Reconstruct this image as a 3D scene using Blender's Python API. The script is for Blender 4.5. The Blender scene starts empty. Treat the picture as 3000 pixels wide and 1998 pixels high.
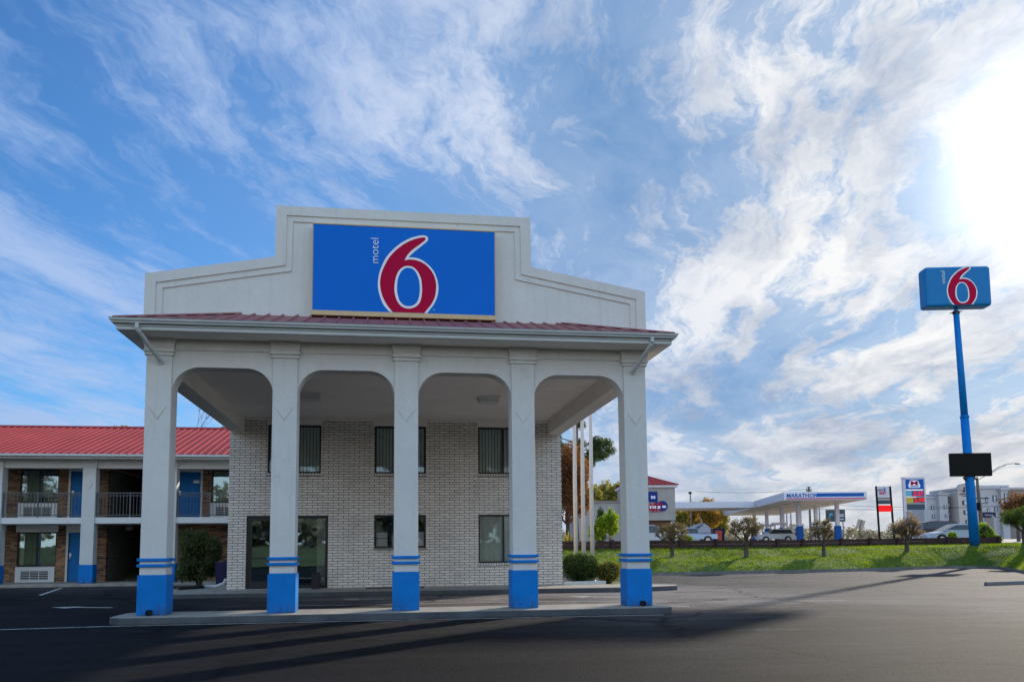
import bpy, math, random
import numpy as np
from mathutils import Vector, Matrix, noise as mnoise
sc = bpy.context.scene
C = sc.collection
PI = math.pi

# ------------------------------------------------------------------ camera
FPX = 2444.41
CAM = Vector((4.47309, -16.84149, 1.35742))
YAW, PITCH, ROLL = 0.1458553, 0.0960832, -0.0089780
Fv = Vector((math.sin(YAW)*math.cos(PITCH), math.cos(YAW)*math.cos(PITCH), math.sin(PITCH)))
R0 = Fv.cross(Vector((0, 0, 1))).normalized(); U0 = R0.cross(Fv)
Rv = math.cos(ROLL)*R0 + math.sin(ROLL)*U0
Uv = -math.sin(ROLL)*R0 + math.cos(ROLL)*U0
cd = bpy.data.cameras.new('camera'); cam = bpy.data.objects.new('camera', cd); C.objects.link(cam)
cd.sensor_width = 36; cd.lens = FPX/3000*36; cd.shift_y = 369.7/3000; cd.shift_x = 0.0002
cd.clip_end = 3000; cd.clip_start = 0.1
M = Matrix((Rv, Uv, -Fv)).transposed().to_4x4(); M.translation = CAM
cam.matrix_world = M
sc.camera = cam

def P(u, v, d):
    """surveyed point: photo direction (u, v) at distance d along the view"""
    dr = (u-1500)/FPX*Rv + (999+369.7-v)/FPX*Uv + Fv
    dr = dr/ (dr.x*math.sin(YAW)+dr.y*math.cos(YAW))
    return CAM + d*dr
def site(lat, d, z=0.0):
    return Vector((CAM.x + lat*math.cos(YAW) + d*math.sin(YAW), CAM.y - lat*math.sin(YAW) + d*math.cos(YAW), z))

# ------------------------------------------------------------------ materials
def nt(name):
    m = bpy.data.materials.new(name); m.use_nodes = True
    n = m.node_tree; b = n.nodes['Principled BSDF']
    return m, n, b
def N(n, t, **k):
    x = n.nodes.new(t)
    for a, v in k.items():
        if a == 'inp':
            for i, vv in v.items(): x.inputs[i].default_value = vv
        else: setattr(x, a, v)
    return x
def ramp(n, pts, fac):
    r = n.nodes.new('ShaderNodeValToRGB')
    e = r.color_ramp.elements
    while len(e) < len(pts): e.new(0.5)
    for i, (p, c) in enumerate(pts):
        e[i].position = p; e[i].color = (*c, 1) if len(c) == 3 else c
    n.links.new(fac, r.inputs[0]); return r.outputs[0]
def mixc(n, f, a, b, mode='MIX'):
    x = n.nodes.new('ShaderNodeMix'); x.data_type = 'RGBA'; x.blend_type = mode
    for s, v in ((0, f), (6, a), (7, b)):
        if hasattr(v, 'is_linked') or hasattr(v, 'links'): n.links.new(v, x.inputs[s])
        elif s == 0: x.inputs[0].default_value = v
        else: x.inputs[s].default_value = (*v, 1)
    return x.outputs[2]
def mth(n, op, a, b=None, c=None):
    x = n.nodes.new('ShaderNodeMath'); x.operation = op
    for i, v in enumerate((a, b, c)):
        if v is None: continue
        if hasattr(v, 'links'): n.links.new(v, x.inputs[i])
        else: x.inputs[i].default_value = v
    return x.outputs[0]
def coords(n, which='Object'):
    return n.nodes.new('ShaderNodeTexCoord').outputs[which]
def noise(n, vec, scale, detail=4, rough=0.55, out=0):
    x = N(n, 'ShaderNodeTexNoise', inp={'Scale': scale, 'Detail': detail, 'Roughness': rough})
    n.links.new(vec, x.inputs['Vector']); return x.outputs[out]
def mapv(n, vec, scale=(1, 1, 1), loc=(0, 0, 0), rot=(0, 0, 0)):
    x = N(n, 'ShaderNodeMapping'); x.inputs['Scale'].default_value = scale
    x.inputs['Location'].default_value = loc; x.inputs['Rotation'].default_value = rot
    n.links.new(vec, x.inputs['Vector']); return x.outputs[0]
def bump(n, b, h, strength=0.3, dist=0.01):
    x = N(n, 'ShaderNodeBump', inp={'Strength': strength, 'Distance': dist})
    n.links.new(h, x.inputs['Height']); n.links.new(x.outputs[0], b.inputs['Normal'])
def sc3(c, f): return tuple(min(1, v*f) for v in c)

def paint(name, col, rough=0.6, var=0.12, scale=3.0, streak=0.0, bmp=0.0, metal=0.0, spec=0.5, dirt=None):
    """painted / rendered surface: blotchy tone, optional rain streaks and grain"""
    m, n, b = nt(name); v = coords(n)
    f = noise(n, v, scale, 6, 0.65)
    c = ramp(n, [(0.3, sc3(col, 1-var)), (0.7, sc3(col, 1+var*0.5))], f)
    if streak:
        s = noise(n, mapv(n, v, (7, 7, 0.35)), 1.6, 5, 0.7)
        k = ramp(n, [(0.52, (0, 0, 0)), (0.78, (1, 1, 1))], s)
        dc = dirt or sc3(col, 0.55)
        kk = mth(n, 'MULTIPLY', k, streak)
        c = mixc(n, kk, c, dc)
    n.links.new(c, b.inputs['Base Color'])
    b.inputs['Roughness'].default_value = rough; b.inputs['Metallic'].default_value = metal
    b.inputs['Specular IOR Level'].default_value = spec
    if bmp: bump(n, b, noise(n, v, 60, 4, 0.7), bmp, 0.01)
    return m
def brick(name, c1, c2, mortar, w, h, ms=0.012, axis='xz', rough=0.75, bumpd=0.012, var=0.25):
    m, n, b = nt(name); v = coords(n)
    sx = N(n, 'ShaderNodeSeparateXYZ'); n.links.new(v, sx.inputs[0])
    cx = N(n, 'ShaderNodeCombineXYZ')
    n.links.new(sx.outputs[0 if axis[0] == 'x' else 1], cx.inputs[0]); n.links.new(sx.outputs[2], cx.inputs[1])
    br = N(n, 'ShaderNodeTexBrick', inp={'Scale': 1.0, 'Mortar Size': ms, 'Mortar Smooth': 0.25, 'Bias': 0.0, 'Brick Width': w, 'Row Height': h})
    jit = noise(n, v, 9, 2, 0.5, out=1)
    jv = N(n, 'ShaderNodeVectorMath', operation='MULTIPLY_ADD'); n.links.new(jit, jv.inputs[0])
    jv.inputs[1].default_value = (0.02, 0.012, 0); n.links.new(cx.outputs[0], jv.inputs[2])
    n.links.new(jv.outputs[0], br.inputs['Vector'])
    br.inputs['Color1'].default_value = (*c1, 1); br.inputs['Color2'].default_value = (*c2, 1); br.inputs['Mortar'].default_value = (*mortar, 1)
    f = mth(n, 'ADD', mth(n, 'MULTIPLY', noise(n, v, 0.7, 5, 0.65), 0.55), mth(n, 'MULTIPLY', noise(n, mapv(n, v, (3.1, 3.1, 12)), 1.0, 2, 0.5), 0.45))
    k = ramp(n, [(0.34, (1-var*1.3,)*3), (0.66, (1.08,)*3)], f)
    c = mixc(n, 1.0, br.outputs[0], k, 'MULTIPLY')
    n.links.new(c, b.inputs['Base Color']); b.inputs['Roughness'].default_value = rough
    inv = mth(n, 'SUBTRACT', 1.0, br.outputs[1])
    hh = mth(n, 'ADD', inv, mth(n, 'MULTIPLY', noise(n, v, 45, 3, 0.6), 0.35))
    bump(n, b, hh, 0.8, bumpd)
    return m
def leafmat(name, dark, light, trans=0.35, scale=1.2):
    m, n, b = nt(name); v = coords(n)
    f1 = noise(n, v, scale, 3, 0.6); f2 = noise(n, v, scale*9, 2, 0.5)
    f = mth(n, 'ADD', mth(n, 'MULTIPLY', f1, 0.6), mth(n, 'MULTIPLY', f2, 0.4))
    c = ramp(n, [(0.36, dark), (0.64, light)], f)
    n.links.new(c, b.inputs['Base Color']); b.inputs['Roughness'].default_value = 0.6
    b.inputs['Specular IOR Level'].default_value = 0.25
    t = N(n, 'ShaderNodeBsdfTranslucent'); n.links.new(mixc(n, 1.0, c, (1.35, 1.3, 0.7), 'MULTIPLY'), t.inputs[0])
    mx = N(n, 'ShaderNodeMixShader', inp={0: trans}); n.links.new(b.outputs[0], mx.inputs[1]); n.links.new(t.outputs[0], mx.inputs[2])
    n.links.new(mx.outputs[0], n.nodes['Material Output'].inputs[0])
    return m
def glassmat(name, tint=(0.6, 0.66, 0.66), refl=0.18, rough=0.02):
    m, n, b = nt(name)
    lw = N(n, 'ShaderNodeFresnel', inp={'IOR': 1.6})
    gl = N(n, 'ShaderNodeBsdfGlossy', inp={'Roughness': rough}); gl.inputs[0].default_value = (0.50, 0.74, 0.84, 1)
    tr = N(n, 'ShaderNodeBsdfTransparent'); tr.inputs[0].default_value = (*tint, 1)
    v = coords(n)
    bp_ = N(n, 'ShaderNodeBump', inp={'Strength': 0.04, 'Distance': 0.02}); n.links.new(noise(n, v, 1.7, 2), bp_.inputs['Height'])
    n.links.new(bp_.outputs[0], gl.inputs['Normal'])
    f = mth(n, 'ADD', lw.outputs[0], refl)
    mx = N(n, 'ShaderNodeMixShader'); n.links.new(f, mx.inputs[0]); n.links.new(tr.outputs[0], mx.inputs[1]); n.links.new(gl.outputs[0], mx.inputs[2])
    n.links.new(mx.outputs[0], n.nodes['Material Output'].inputs[0]); n.nodes.remove(b)
    return m

MT = {}
def ocoords(n):
    oi = n.nodes.new('ShaderNodeObjectInfo'); x = N(n, 'ShaderNodeVectorMath', operation='MULTIPLY_ADD')
    cb = N(n, 'ShaderNodeCombineXYZ')
    for i in range(3): n.links.new(oi.outputs['Random'], cb.inputs[i])
    n.links.new(cb.outputs[0], x.inputs[0]); x.inputs[1].default_value = (17.3, 31.7, 0.0); n.links.new(coords(n), x.inputs[2]); return x.outputs[0]
def stucco(name, col):
    """painted stucco: trowel grain, blotches, rain streaks, faint hairline cracks"""
    m, n, b = nt(name); v = ocoords(n)
    f = noise(n, v, 0.9, 6, 0.65); f2 = noise(n, v, 6.0, 5, 0.7)
    c = ramp(n, [(0.3, sc3(col, 0.93)), (0.7, sc3(col, 1.03))], f)
    c = mixc(n, 1.0, c, ramp(n, [(0.3, (0.97,)*3), (0.7, (1.02,)*3)], f2), 'MULTIPLY')
    s_ = noise(n, mapv(n, v, (6, 6, 0.3)), 1.4, 6, 0.7)
    c = mixc(n, mth(n, 'MULTIPLY', ramp(n, [(0.52, (0,)*3), (0.78, (1,)*3)], s_), 0.26), c, (0.40, 0.395, 0.36))
    vo = N(n, 'ShaderNodeTexVoronoi', feature='DISTANCE_TO_EDGE', inp={'Scale': 0.55})
    wv = N(n, 'ShaderNodeVectorMath', operation='MULTIPLY_ADD'); n.links.new(noise(n, v, 2.2, 5, out=1), wv.inputs[0]); wv.inputs[1].default_value = (0.9, 0.9, 0.9); n.links.new(v, wv.inputs[2]); n.links.new(wv.outputs[0], vo.inputs['Vector'])
    ck = mth(n, 'MULTIPLY', ramp(n, [(0.0, (1,)*3), (0.004, (0,)*3)], vo.outputs[0]), ramp(n, [(0.55, (0,)*3), (0.62, (0.35,)*3)], noise(n, v, 0.8, 2)))
    c = mixc(n, ck, c, (0.22, 0.22, 0.20))
    n.links.new(c, b.inputs['Base Color']); b.inputs['Roughness'].default_value = 0.85; b.inputs['Specular IOR Level'].default_value = 0.25
    h = mth(n, 'ADD', noise(n, v, 70, 4, 0.7), mth(n, 'MULTIPLY', noise(n, v, 9, 3, 0.6), 1.4))
    bump(n, b, h, 0.45, 0.012)
    return m
def scuffed(name, col):
    """blue masonry paint with tyre scuffs and splash dirt near the ground"""
    m, n, b = nt(name); v = ocoords(n)
    f = noise(n, v, 2.0, 6, 0.65)
    c = ramp(n, [(0.3, sc3(col, 0.84)), (0.7, (0.006, min(1, col[1]*1.1), min(1, col[2]*1.08)))], f)
    sx = N(n, 'ShaderNodeSeparateXYZ'); n.links.new(v, sx.inputs[0])
    low = N(n, 'ShaderNodeMapRange', inp={'From Min': 0.14, 'From Max': 0.42, 'To Min': 0.75, 'To Max': 0.0}); n.links.new(sx.outputs[2], low.inputs[0])
    d = mth(n, 'MULTIPLY', low.outputs[0], ramp(n, [(0.4, (0,)*3), (0.62, (1,)*3)], noise(n, mapv(n, v, (3, 3, 1.2)), 3.5, 6, 0.7)))
    c = mixc(n, d, c, (0.05, 0.055, 0.065))
    sc_ = ramp(n, [(0.66, (0,)*3), (0.72, (0.5,)*3)], noise(n, mapv(n, v, (1.2, 1.2, 14)), 2.2, 5, 0.6))
    c = mixc(n, mth(n, 'MULTIPLY', sc_, 0.5), c, (0.10, 0.20, 0.42))
    n.links.new(c, b.inputs['Base Color']); b.inputs['Roughness'].default_value = 0.55; b.inputs['Specular IOR Level'].default_value = 0.14
    bump(n, b, noise(n, v, 50, 4, 0.7), 0.25, 0.01)
    return m
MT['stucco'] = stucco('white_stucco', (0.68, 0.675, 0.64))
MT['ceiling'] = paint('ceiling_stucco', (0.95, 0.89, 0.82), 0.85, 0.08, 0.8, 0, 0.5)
MT['blue'] = scuffed('blue_paint', (0.0, 0.19, 0.60))
MT['gutter'] = paint('gutter_metal', (0.52, 0.56, 0.55), 0.4, 0.08, 2.0, 0.2, 0)
MT['roof'] = paint('red_metal_roof', (0.42, 0.052, 0.048), 0.65, 0.2, 0.7, 0.25, 0.1, spec=0.15, dirt=(0.40, 0.12, 0.10))
MT['roof_old'] = paint('faded_red_metal_roof', (0.30, 0.095, 0.095), 0.6, 0.22, 0.9, 0.4, 0.1, dirt=(0.34, 0.2, 0.18))
MT['cream'] = paint('cream_trim', (0.62, 0.45, 0.24), 0.5, 0.08, 3, 0.2)
MT['signblue'] = paint('sign_blue', (0.0, 0.15, 0.64), 0.4, 0.04, 1.2, spec=0.10)
MT['poleblue'] = paint('pole_sign_blue', (0.0, 0.185, 0.48), 0.45, 0.08, 0.8, spec=0.25)
MT['signred'] = paint('sign_red', (0.46, 0.0, 0.045), 0.4, 0.04, 2, spec=0.08)
MT['signwhite'] = paint('sign_white', (0.86, 0.87, 0.88), 0.5, 0.03, 2, spec=0.2)
MT['lobbybrick'] = brick('white_painted_brick', (0.93, 0.87, 0.79), (0.80, 0.745, 0.68), (0.13, 0.112, 0.10), 0.32, 0.0832, 0.0095, var=0.16)
MT['headerbrick'] = brick('white_header_brick', (0.84, 0.80, 0.76), (0.74, 0.70, 0.665), (0.085, 0.075, 0.07), 0.085, 0.16, 0.0095)
MT['greybrick'] = brick('grey_painted_brick', (0.33, 0.33, 0.29), (0.26, 0.26, 0.22), (0.06, 0.06, 0.05), 0.30, 0.08, 0.012, axis='yz')
MT['brownbrick'] = brick('brown_brick', (0.50, 0.24, 0.11), (0.085, 0.042, 0.026), (0.34, 0.27, 0.18), 0.28, 0.08, 0.008, var=0.5)
MT['black'] = paint('black_frame', (0.012, 0.012, 0.013), 0.4, 0.1, 4)
MT['dark'] = paint('dark_interior', (0.02, 0.02, 0.021), 0.9, 0.2, 2)
MT['blind'] = paint('vertical_blind', (0.88, 0.90, 0.86), 0.8, 0.1, 5)
MT['curtain'] = paint('green_curtain', (0.55, 0.58, 0.33), 0.9, 0.15, 4)
MT['drape'] = paint('white_drape', (0.7, 0.72, 0.66), 0.9, 0.08, 4)
MT['glass'] = glassmat('window_glass', (0.92, 0.95, 0.93), 0.07)
MT['glass2'] = glassmat('reflective_glass', (0.8, 0.84, 0.82), 0.27)
MT['carglass'] = paint('car_glass', (0.012, 0.018, 0.025), 0.06, 0.05, 4, spec=0.8)
MT['door'] = paint('blue_door', (0.004, 0.16, 0.46), 0.5, 0.12, 3, spec=0.2)
MT['white'] = paint('white_paint', (0.72, 0.72, 0.70), 0.5, 0.08, 3, 0.12)
MT['rail'] = paint('railing_metal', (0.10, 0.105, 0.11), 0.5, 0.15, 3)
MT['concrete'] = paint('concrete', (0.33, 0.295, 0.25), 0.85, 0.28, 2.5, 0.0, 0.6)
MT['curbm'] = paint('stained_kerb', (0.20, 0.20, 0.20), 0.85, 0.4, 1.8, 0.5, 0.6, dirt=(0.05, 0.05, 0.05))
MT['stainless'] = paint('metal', (0.5, 0.5, 0.5), 0.35, 0.1, 5, metal=0.9)
MT['flagpole'] = paint('flagpole_paint', (0.70, 0.66, 0.63), 0.45, 0.08, 2, 0.15)
MT['bark'] = paint('bark', (0.11, 0.085, 0.065), 0.95, 0.35, 8, 0, 0.9)
MT['darkbark'] = paint('dark_bark', (0.05, 0.04, 0.032), 0.95, 0.35, 8, 0, 0.9)
MT['fencewood'] = paint('dark_fence_wood', (0.060, 0.027, 0.024), 0.85, 0.4, 3, 0.3, 0.5)
MT['navy'] = paint('navy_plastic', (0.006, 0.010, 0.055), 0.5, 0.15, 3, spec=0.3)
MT['blackplastic'] = paint('black_plastic', (0.010, 0.010, 0.014), 0.5, 0.15, 3)
MT['emblemblue'] = paint('emblem_blue', (0.001, 0.028, 0.21), 0.4, 0.08, 2, spec=0.2)
MT['kerbface'] = paint('kerb_face', (0.10, 0.11, 0.12), 0.9, 0.35, 1.4, 0.45, 0.8, spec=0.1, dirt=(0.03, 0.032, 0.035))  # stain plus shade painted in so the sunlit top stands out
MT['canopywhite'] = paint('canopy_white', (0.66, 0.67, 0.74), 0.5, 0.05, 0.6)
MT['soffit'] = paint('canopy_soffit', (0.86, 0.76, 0.60), 0.6, 0.08, 0.6)
MT['canopyblue'] = paint('canopy_blue', (0.002, 0.10, 0.42), 0.4, 0.05, 2, spec=0.15)
MT['pink'] = paint('canopy_pink_stripe', (0.50, 0.10, 0.26), 0.5, 0.05, 2)
MT['storewall'] = paint('store_stucco', (0.36, 0.335, 0.315), 0.85, 0.15, 0.8, 0.2, 0.4)
MT['brown'] = paint('brown_store_front', (0.14, 0.06, 0.03), 0.7, 0.2, 2)
MT['signgrey'] = paint('sign_grey', (0.55, 0.55, 0.62), 0.5, 0.06, 2)
def led(name, col, e):
    m = paint(name, col, 0.4, 0.1, 4, spec=0.2); b = m.node_tree.nodes['Principled BSDF']
    b.inputs['Emission Color'].default_value = (*col, 1); b.inputs['Emission Strength'].default_value = e
    return m
MT['led'] = led('red_led', (0.85, 0.006, 0.008), 0.55)
MT['teal'] = paint('dark_teal_panel', (0.012, 0.045, 0.075), 0.35, 0.1, 2)
MT['signyellow'] = paint('sign_yellow', (0.55, 0.40, 0.03), 0.5, 0.08, 2)
MT['priceblue'] = paint('price_blue', (0.06, 0.05, 0.24), 0.4, 0.08, 2)
MT['hotelwall'] = paint('hotel_stucco', (0.47, 0.47, 0.49), 0.9, 0.08, 0.3)
MT['hotelwarm'] = paint('hotel_warm_stucco', (0.52, 0.475, 0.44), 0.9, 0.08, 0.3)
MT['hotelbrown'] = paint('hotel_taupe_stucco', (0.25, 0.22, 0.205), 0.9, 0.1, 0.3)
MT['hotelglass'] = paint('hotel_glass', (0.02, 0.035, 0.06), 0.2, 0.2, 0.5, spec=0.4)
MT['hotelpane'] = paint('hotel_curtain_pane', (0.5, 0.62, 0.72), 0.2, 0.1, 0.5)
MT['rubber'] = paint('tyre_rubber', (0.012, 0.012, 0.012), 0.8, 0.2, 6)
MT['rim'] = paint('wheel_rim', (0.45, 0.45, 0.46), 0.3, 0.1, 6, metal=0.8)
MT['silver'] = paint('silver_car_paint', (0.34, 0.41, 0.48), 0.28, 0.04, 1, spec=0.6)
MT['carwhite'] = paint('white_car_paint', (0.50, 0.52, 0.56), 0.3, 0.04, 1, spec=0.5)
MT['carpale'] = paint('pale_blue_white_car_paint', (0.40, 0.48, 0.62), 0.3, 0.04, 1, spec=0.5)
MT['cardark'] = paint('dark_maroon_car_paint', (0.022, 0.008, 0.012), 0.22, 0.1, 1, spec=0.7)
MT['lamp_red'] = paint('tail_light', (0.4, 0.01, 0.015), 0.2, 0.1, 4)
MT['lamp_white'] = paint('head_light', (0.7, 0.72, 0.75), 0.12, 0.1, 4)
MT['wood'] = paint('weathered_pole_wood', (0.15, 0.115, 0.09), 0.9, 0.3, 3, 0.3, 0.6)
MT['polegrey'] = paint('galvanised_pole', (0.22, 0.225, 0.23), 0.5, 0.1, 2)
MT['tarp'] = paint('pale_tarp', (0.50, 0.53, 0.60), 0.7, 0.08, 1)
MT['tarpdark'] = paint('blue_grey_tarp', (0.10, 0.14, 0.20), 0.7, 0.1, 1)
MT['orange'] = paint('orange_red_paint', (0.55, 0.07, 0.03), 0.5, 0.1, 2)
MT['beige'] = paint('sign_back_metal', (0.42, 0.38, 0.33), 0.6, 0.1, 3)
def roadpaint(name, col, worn):
    m, n, b = nt(name); v = coords(n)
    b.inputs['Base Color'].default_value = (*col, 1); b.inputs['Roughness'].default_value = 0.85; b.inputs['Specular IOR Level'].default_value = 0.1
    t = N(n, 'ShaderNodeBsdfTransparent'); f = mth(n, 'ADD', mth(n, 'MULTIPLY', noise(n, v, 3.0, 6, 0.7), 0.55), mth(n, 'MULTIPLY', noise(n, v, 22, 4, 0.7), 0.45))
    k = ramp(n, [(worn-0.06, (0,)*3), (worn+0.08, (1,)*3)], f)
    mx = N(n, 'ShaderNodeMixShader'); n.links.new(k, mx.inputs[0]); n.links.new(t.outputs[0], mx.inputs[1]); n.links.new(b.outputs[0], mx.inputs[2]); n.links.new(mx.outputs[0], n.nodes['Material Output'].inputs[0])
    return m
MT['mark'] = roadpaint('worn_road_paint', (0.50, 0.50, 0.49), 0.43)
MT['faint'] = roadpaint('faint_road_paint', (0.085, 0.083, 0.08), 0.50)
MT['cyan'] = paint('cyan_print', (0.10, 0.42, 0.60), 0.5, 0.05, 3)
MT['charcoal'] = paint('charcoal_screen', (0.007, 0.006, 0.006), 0.6, 0.1, 2, spec=0.15)
LF = {}
LF['hedge'] = leafmat('dark_hedge_leaf', (0.020,0.045,0.010),(0.095,0.16,0.032),0.3,2.2)
LF['gold'] = leafmat('golden_shrub_leaf', (0.09,0.10,0.018),(0.42,0.36,0.06),0.35,2.0)
LF['topiary'] = leafmat('dry_olive_leaf', (0.10,0.08,0.045),(0.27,0.205,0.11),0.4,1.6)
LF['pinkish'] = leafmat('dry_pinkish_leaf', (0.14,0.10,0.085),(0.40,0.29,0.23),0.45,1.6)
LF['green'] = leafmat('green_leaf', (0.03,0.06,0.012),(0.16,0.21,0.035),0.4,1.3)
LF['lime'] = leafmat('lime_leaf', (0.13,0.21,0.015),(0.38,0.50,0.035),0.5,1.3)
LF['rust'] = leafmat('rust_leaf', (0.09,0.055,0.03),(0.34,0.14,0.055),0.45,0.8)
LF['orange'] = leafmat('orange_leaf', (0.18,0.11,0.025),(0.48,0.27,0.05),0.5,0.6)
LF['yellow'] = leafmat('yellow_green_leaf', (0.14,0.13,0.035),(0.40,0.35,0.07),0.5,0.6)
LF['pine'] = leafmat('pine_needle', (0.022,0.045,0.018),(0.11,0.16,0.045),0.3,0.8)
LF['dull'] = leafmat('dull_shrub_leaf', (0.03,0.038,0.018),(0.16,0.15,0.07),0.35,1.8)
LF['grass'] = leafmat('grass_blade', (0.065,0.125,0.007),(0.27,0.36,0.018),0.5,0.35)
LF['wild'] = leafmat('wild_shrub_leaf', (0.022,0.042,0.014), (0.13,0.16,0.055), 0.35, 2.4)
LF['far'] = leafmat('far_leaf', (0.20, 0.18, 0.14), (0.36, 0.31, 0.24), 0.3, 0.2)

def asphalt():
    m, n, b = nt('asphalt'); v = coords(n)
    big = noise(n, v, 0.16, 5, 0.6); mid = noise(n, mapv(n, v, (0.35, 1.6, 1), rot=(0, 0, 0.15)), 0.9, 5, 0.65); fine = noise(n, v, 55, 3, 0.7)
    c = ramp(n, [(0.3, (0.032, 0.032, 0.034)), (0.7, (0.056, 0.055, 0.057))], big)
    c = mixc(n, 1.0, c, ramp(n, [(0.33, (0.66,)*3), (0.68, (1.28,)*3)], mid), 'MULTIPLY')
    sm = noise(n, mapv(n, v, (0.10, 2.2, 1), rot=(0, 0, 0.25)), 1.3, 6, 0.7)
    c = mixc(n, 1.0, c, ramp(n, [(0.36, (0.74,)*3), (0.64, (1.2,)*3)], sm), 'MULTIPLY')
    c = mixc(n, 1.0, c, ramp(n, [(0.3, (0.5,)*3), (0.7, (1.5,)*3)], fine), 'MULTIPLY')
    agg = noise(n, v, 14, 3, 0.75)
    c = mixc(n, 1.0, c, ramp(n, [(0.32, (0.52,)*3), (0.68, (1.5,)*3)], agg), 'MULTIPLY')
    # foreground shade painted into the colour, fading out to the north and east
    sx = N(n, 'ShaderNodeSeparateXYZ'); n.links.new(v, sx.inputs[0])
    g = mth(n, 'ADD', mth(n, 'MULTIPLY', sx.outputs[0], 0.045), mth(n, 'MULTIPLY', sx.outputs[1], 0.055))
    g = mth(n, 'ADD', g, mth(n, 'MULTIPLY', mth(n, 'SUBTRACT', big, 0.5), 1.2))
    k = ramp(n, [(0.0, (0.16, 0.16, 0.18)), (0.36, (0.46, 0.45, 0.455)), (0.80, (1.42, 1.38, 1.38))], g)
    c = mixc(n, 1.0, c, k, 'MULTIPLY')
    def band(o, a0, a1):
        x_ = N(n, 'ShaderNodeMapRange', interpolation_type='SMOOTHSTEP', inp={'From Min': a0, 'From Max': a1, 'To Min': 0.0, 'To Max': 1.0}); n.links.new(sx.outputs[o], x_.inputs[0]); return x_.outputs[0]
    lane = mth(n, 'MULTIPLY', mth(n, 'MULTIPLY', band(0, -3.0, 5.5), band(0, 19.0, 8.5)), mth(n, 'MULTIPLY', band(1, -0.2, 2.6), band(1, 13.0, 8.0)))  # lane colour lifted to bounce light up to the portico ceiling
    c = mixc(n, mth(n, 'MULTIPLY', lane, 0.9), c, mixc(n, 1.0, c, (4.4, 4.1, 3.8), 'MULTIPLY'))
    # tar-filled cracks
    vo = N(n, 'ShaderNodeTexVoronoi', feature='DISTANCE_TO_EDGE', inp={'Scale': 0.16})
    wv = N(n, 'ShaderNodeVectorMath', operation='MULTIPLY_ADD'); n.links.new(noise(n, v, 0.9, 4, out=1), wv.inputs[0]); wv.inputs[1].default_value = (1.6, 1.6, 0); n.links.new(v, wv.inputs[2])
    n.links.new(wv.outputs[0], vo.inputs['Vector'])
    cr = ramp(n, [(0.0, (0.25,)*3), (0.007, (0.4,)*3), (0.013, (1,)*3)], vo.outputs[0])
    c = mixc(n, 1.0, c, cr, 'MULTIPLY')
    # paving-lane joints, slightly wandering
    yy_ = mth(n, 'ADD', mth(n, 'ADD', sx.outputs[1], mth(n, 'MULTIPLY', sx.outputs[0], 0.22)), mth(n, 'MULTIPLY', noise(n, v, 0.8, 4), 0.35))
    jn = mth(n, 'ABSOLUTE', mth(n, 'SUBTRACT', mth(n, 'FRACT', mth(n, 'DIVIDE', yy_, 3.6)), 0.5))
    c = mixc(n, 1.0, c, ramp(n, [(0.0, (0.45,)*3), (0.005, (0.6,)*3), (0.011, (1,)*3)], jn), 'MULTIPLY')
    # oil spots
    oil = ramp(n, [(0.60, (1,)*3), (0.72, (0.5,)*3)], noise(n, v, 0.9, 4, 0.6))
    c = mixc(n, 1.0, c, oil, 'MULTIPLY')
    n.links.new(c, b.inputs['Base Color'])
    b.inputs['Roughness'].default_value = 0.8; b.inputs['Specular IOR Level'].default_value = 0.07
    bump(n, b, mth(n, 'ADD', fine, agg), 0.9, 0.012)
    return m
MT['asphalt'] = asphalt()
MT['verge'] = paint('verge_grass', (0.12, 0.125, 0.03), 0.95, 0.55, 0.25, 0, 0.8)
MT['turf'] = paint('turf_soil', (0.07, 0.125, 0.012), 0.95, 0.4, 1.5, 0, 0.8)
MT['lot'] = paint('gas_lot_paving', (0.30, 0.27, 0.235), 0.9, 0.15, 0.1, 0, 0.2)

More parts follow.
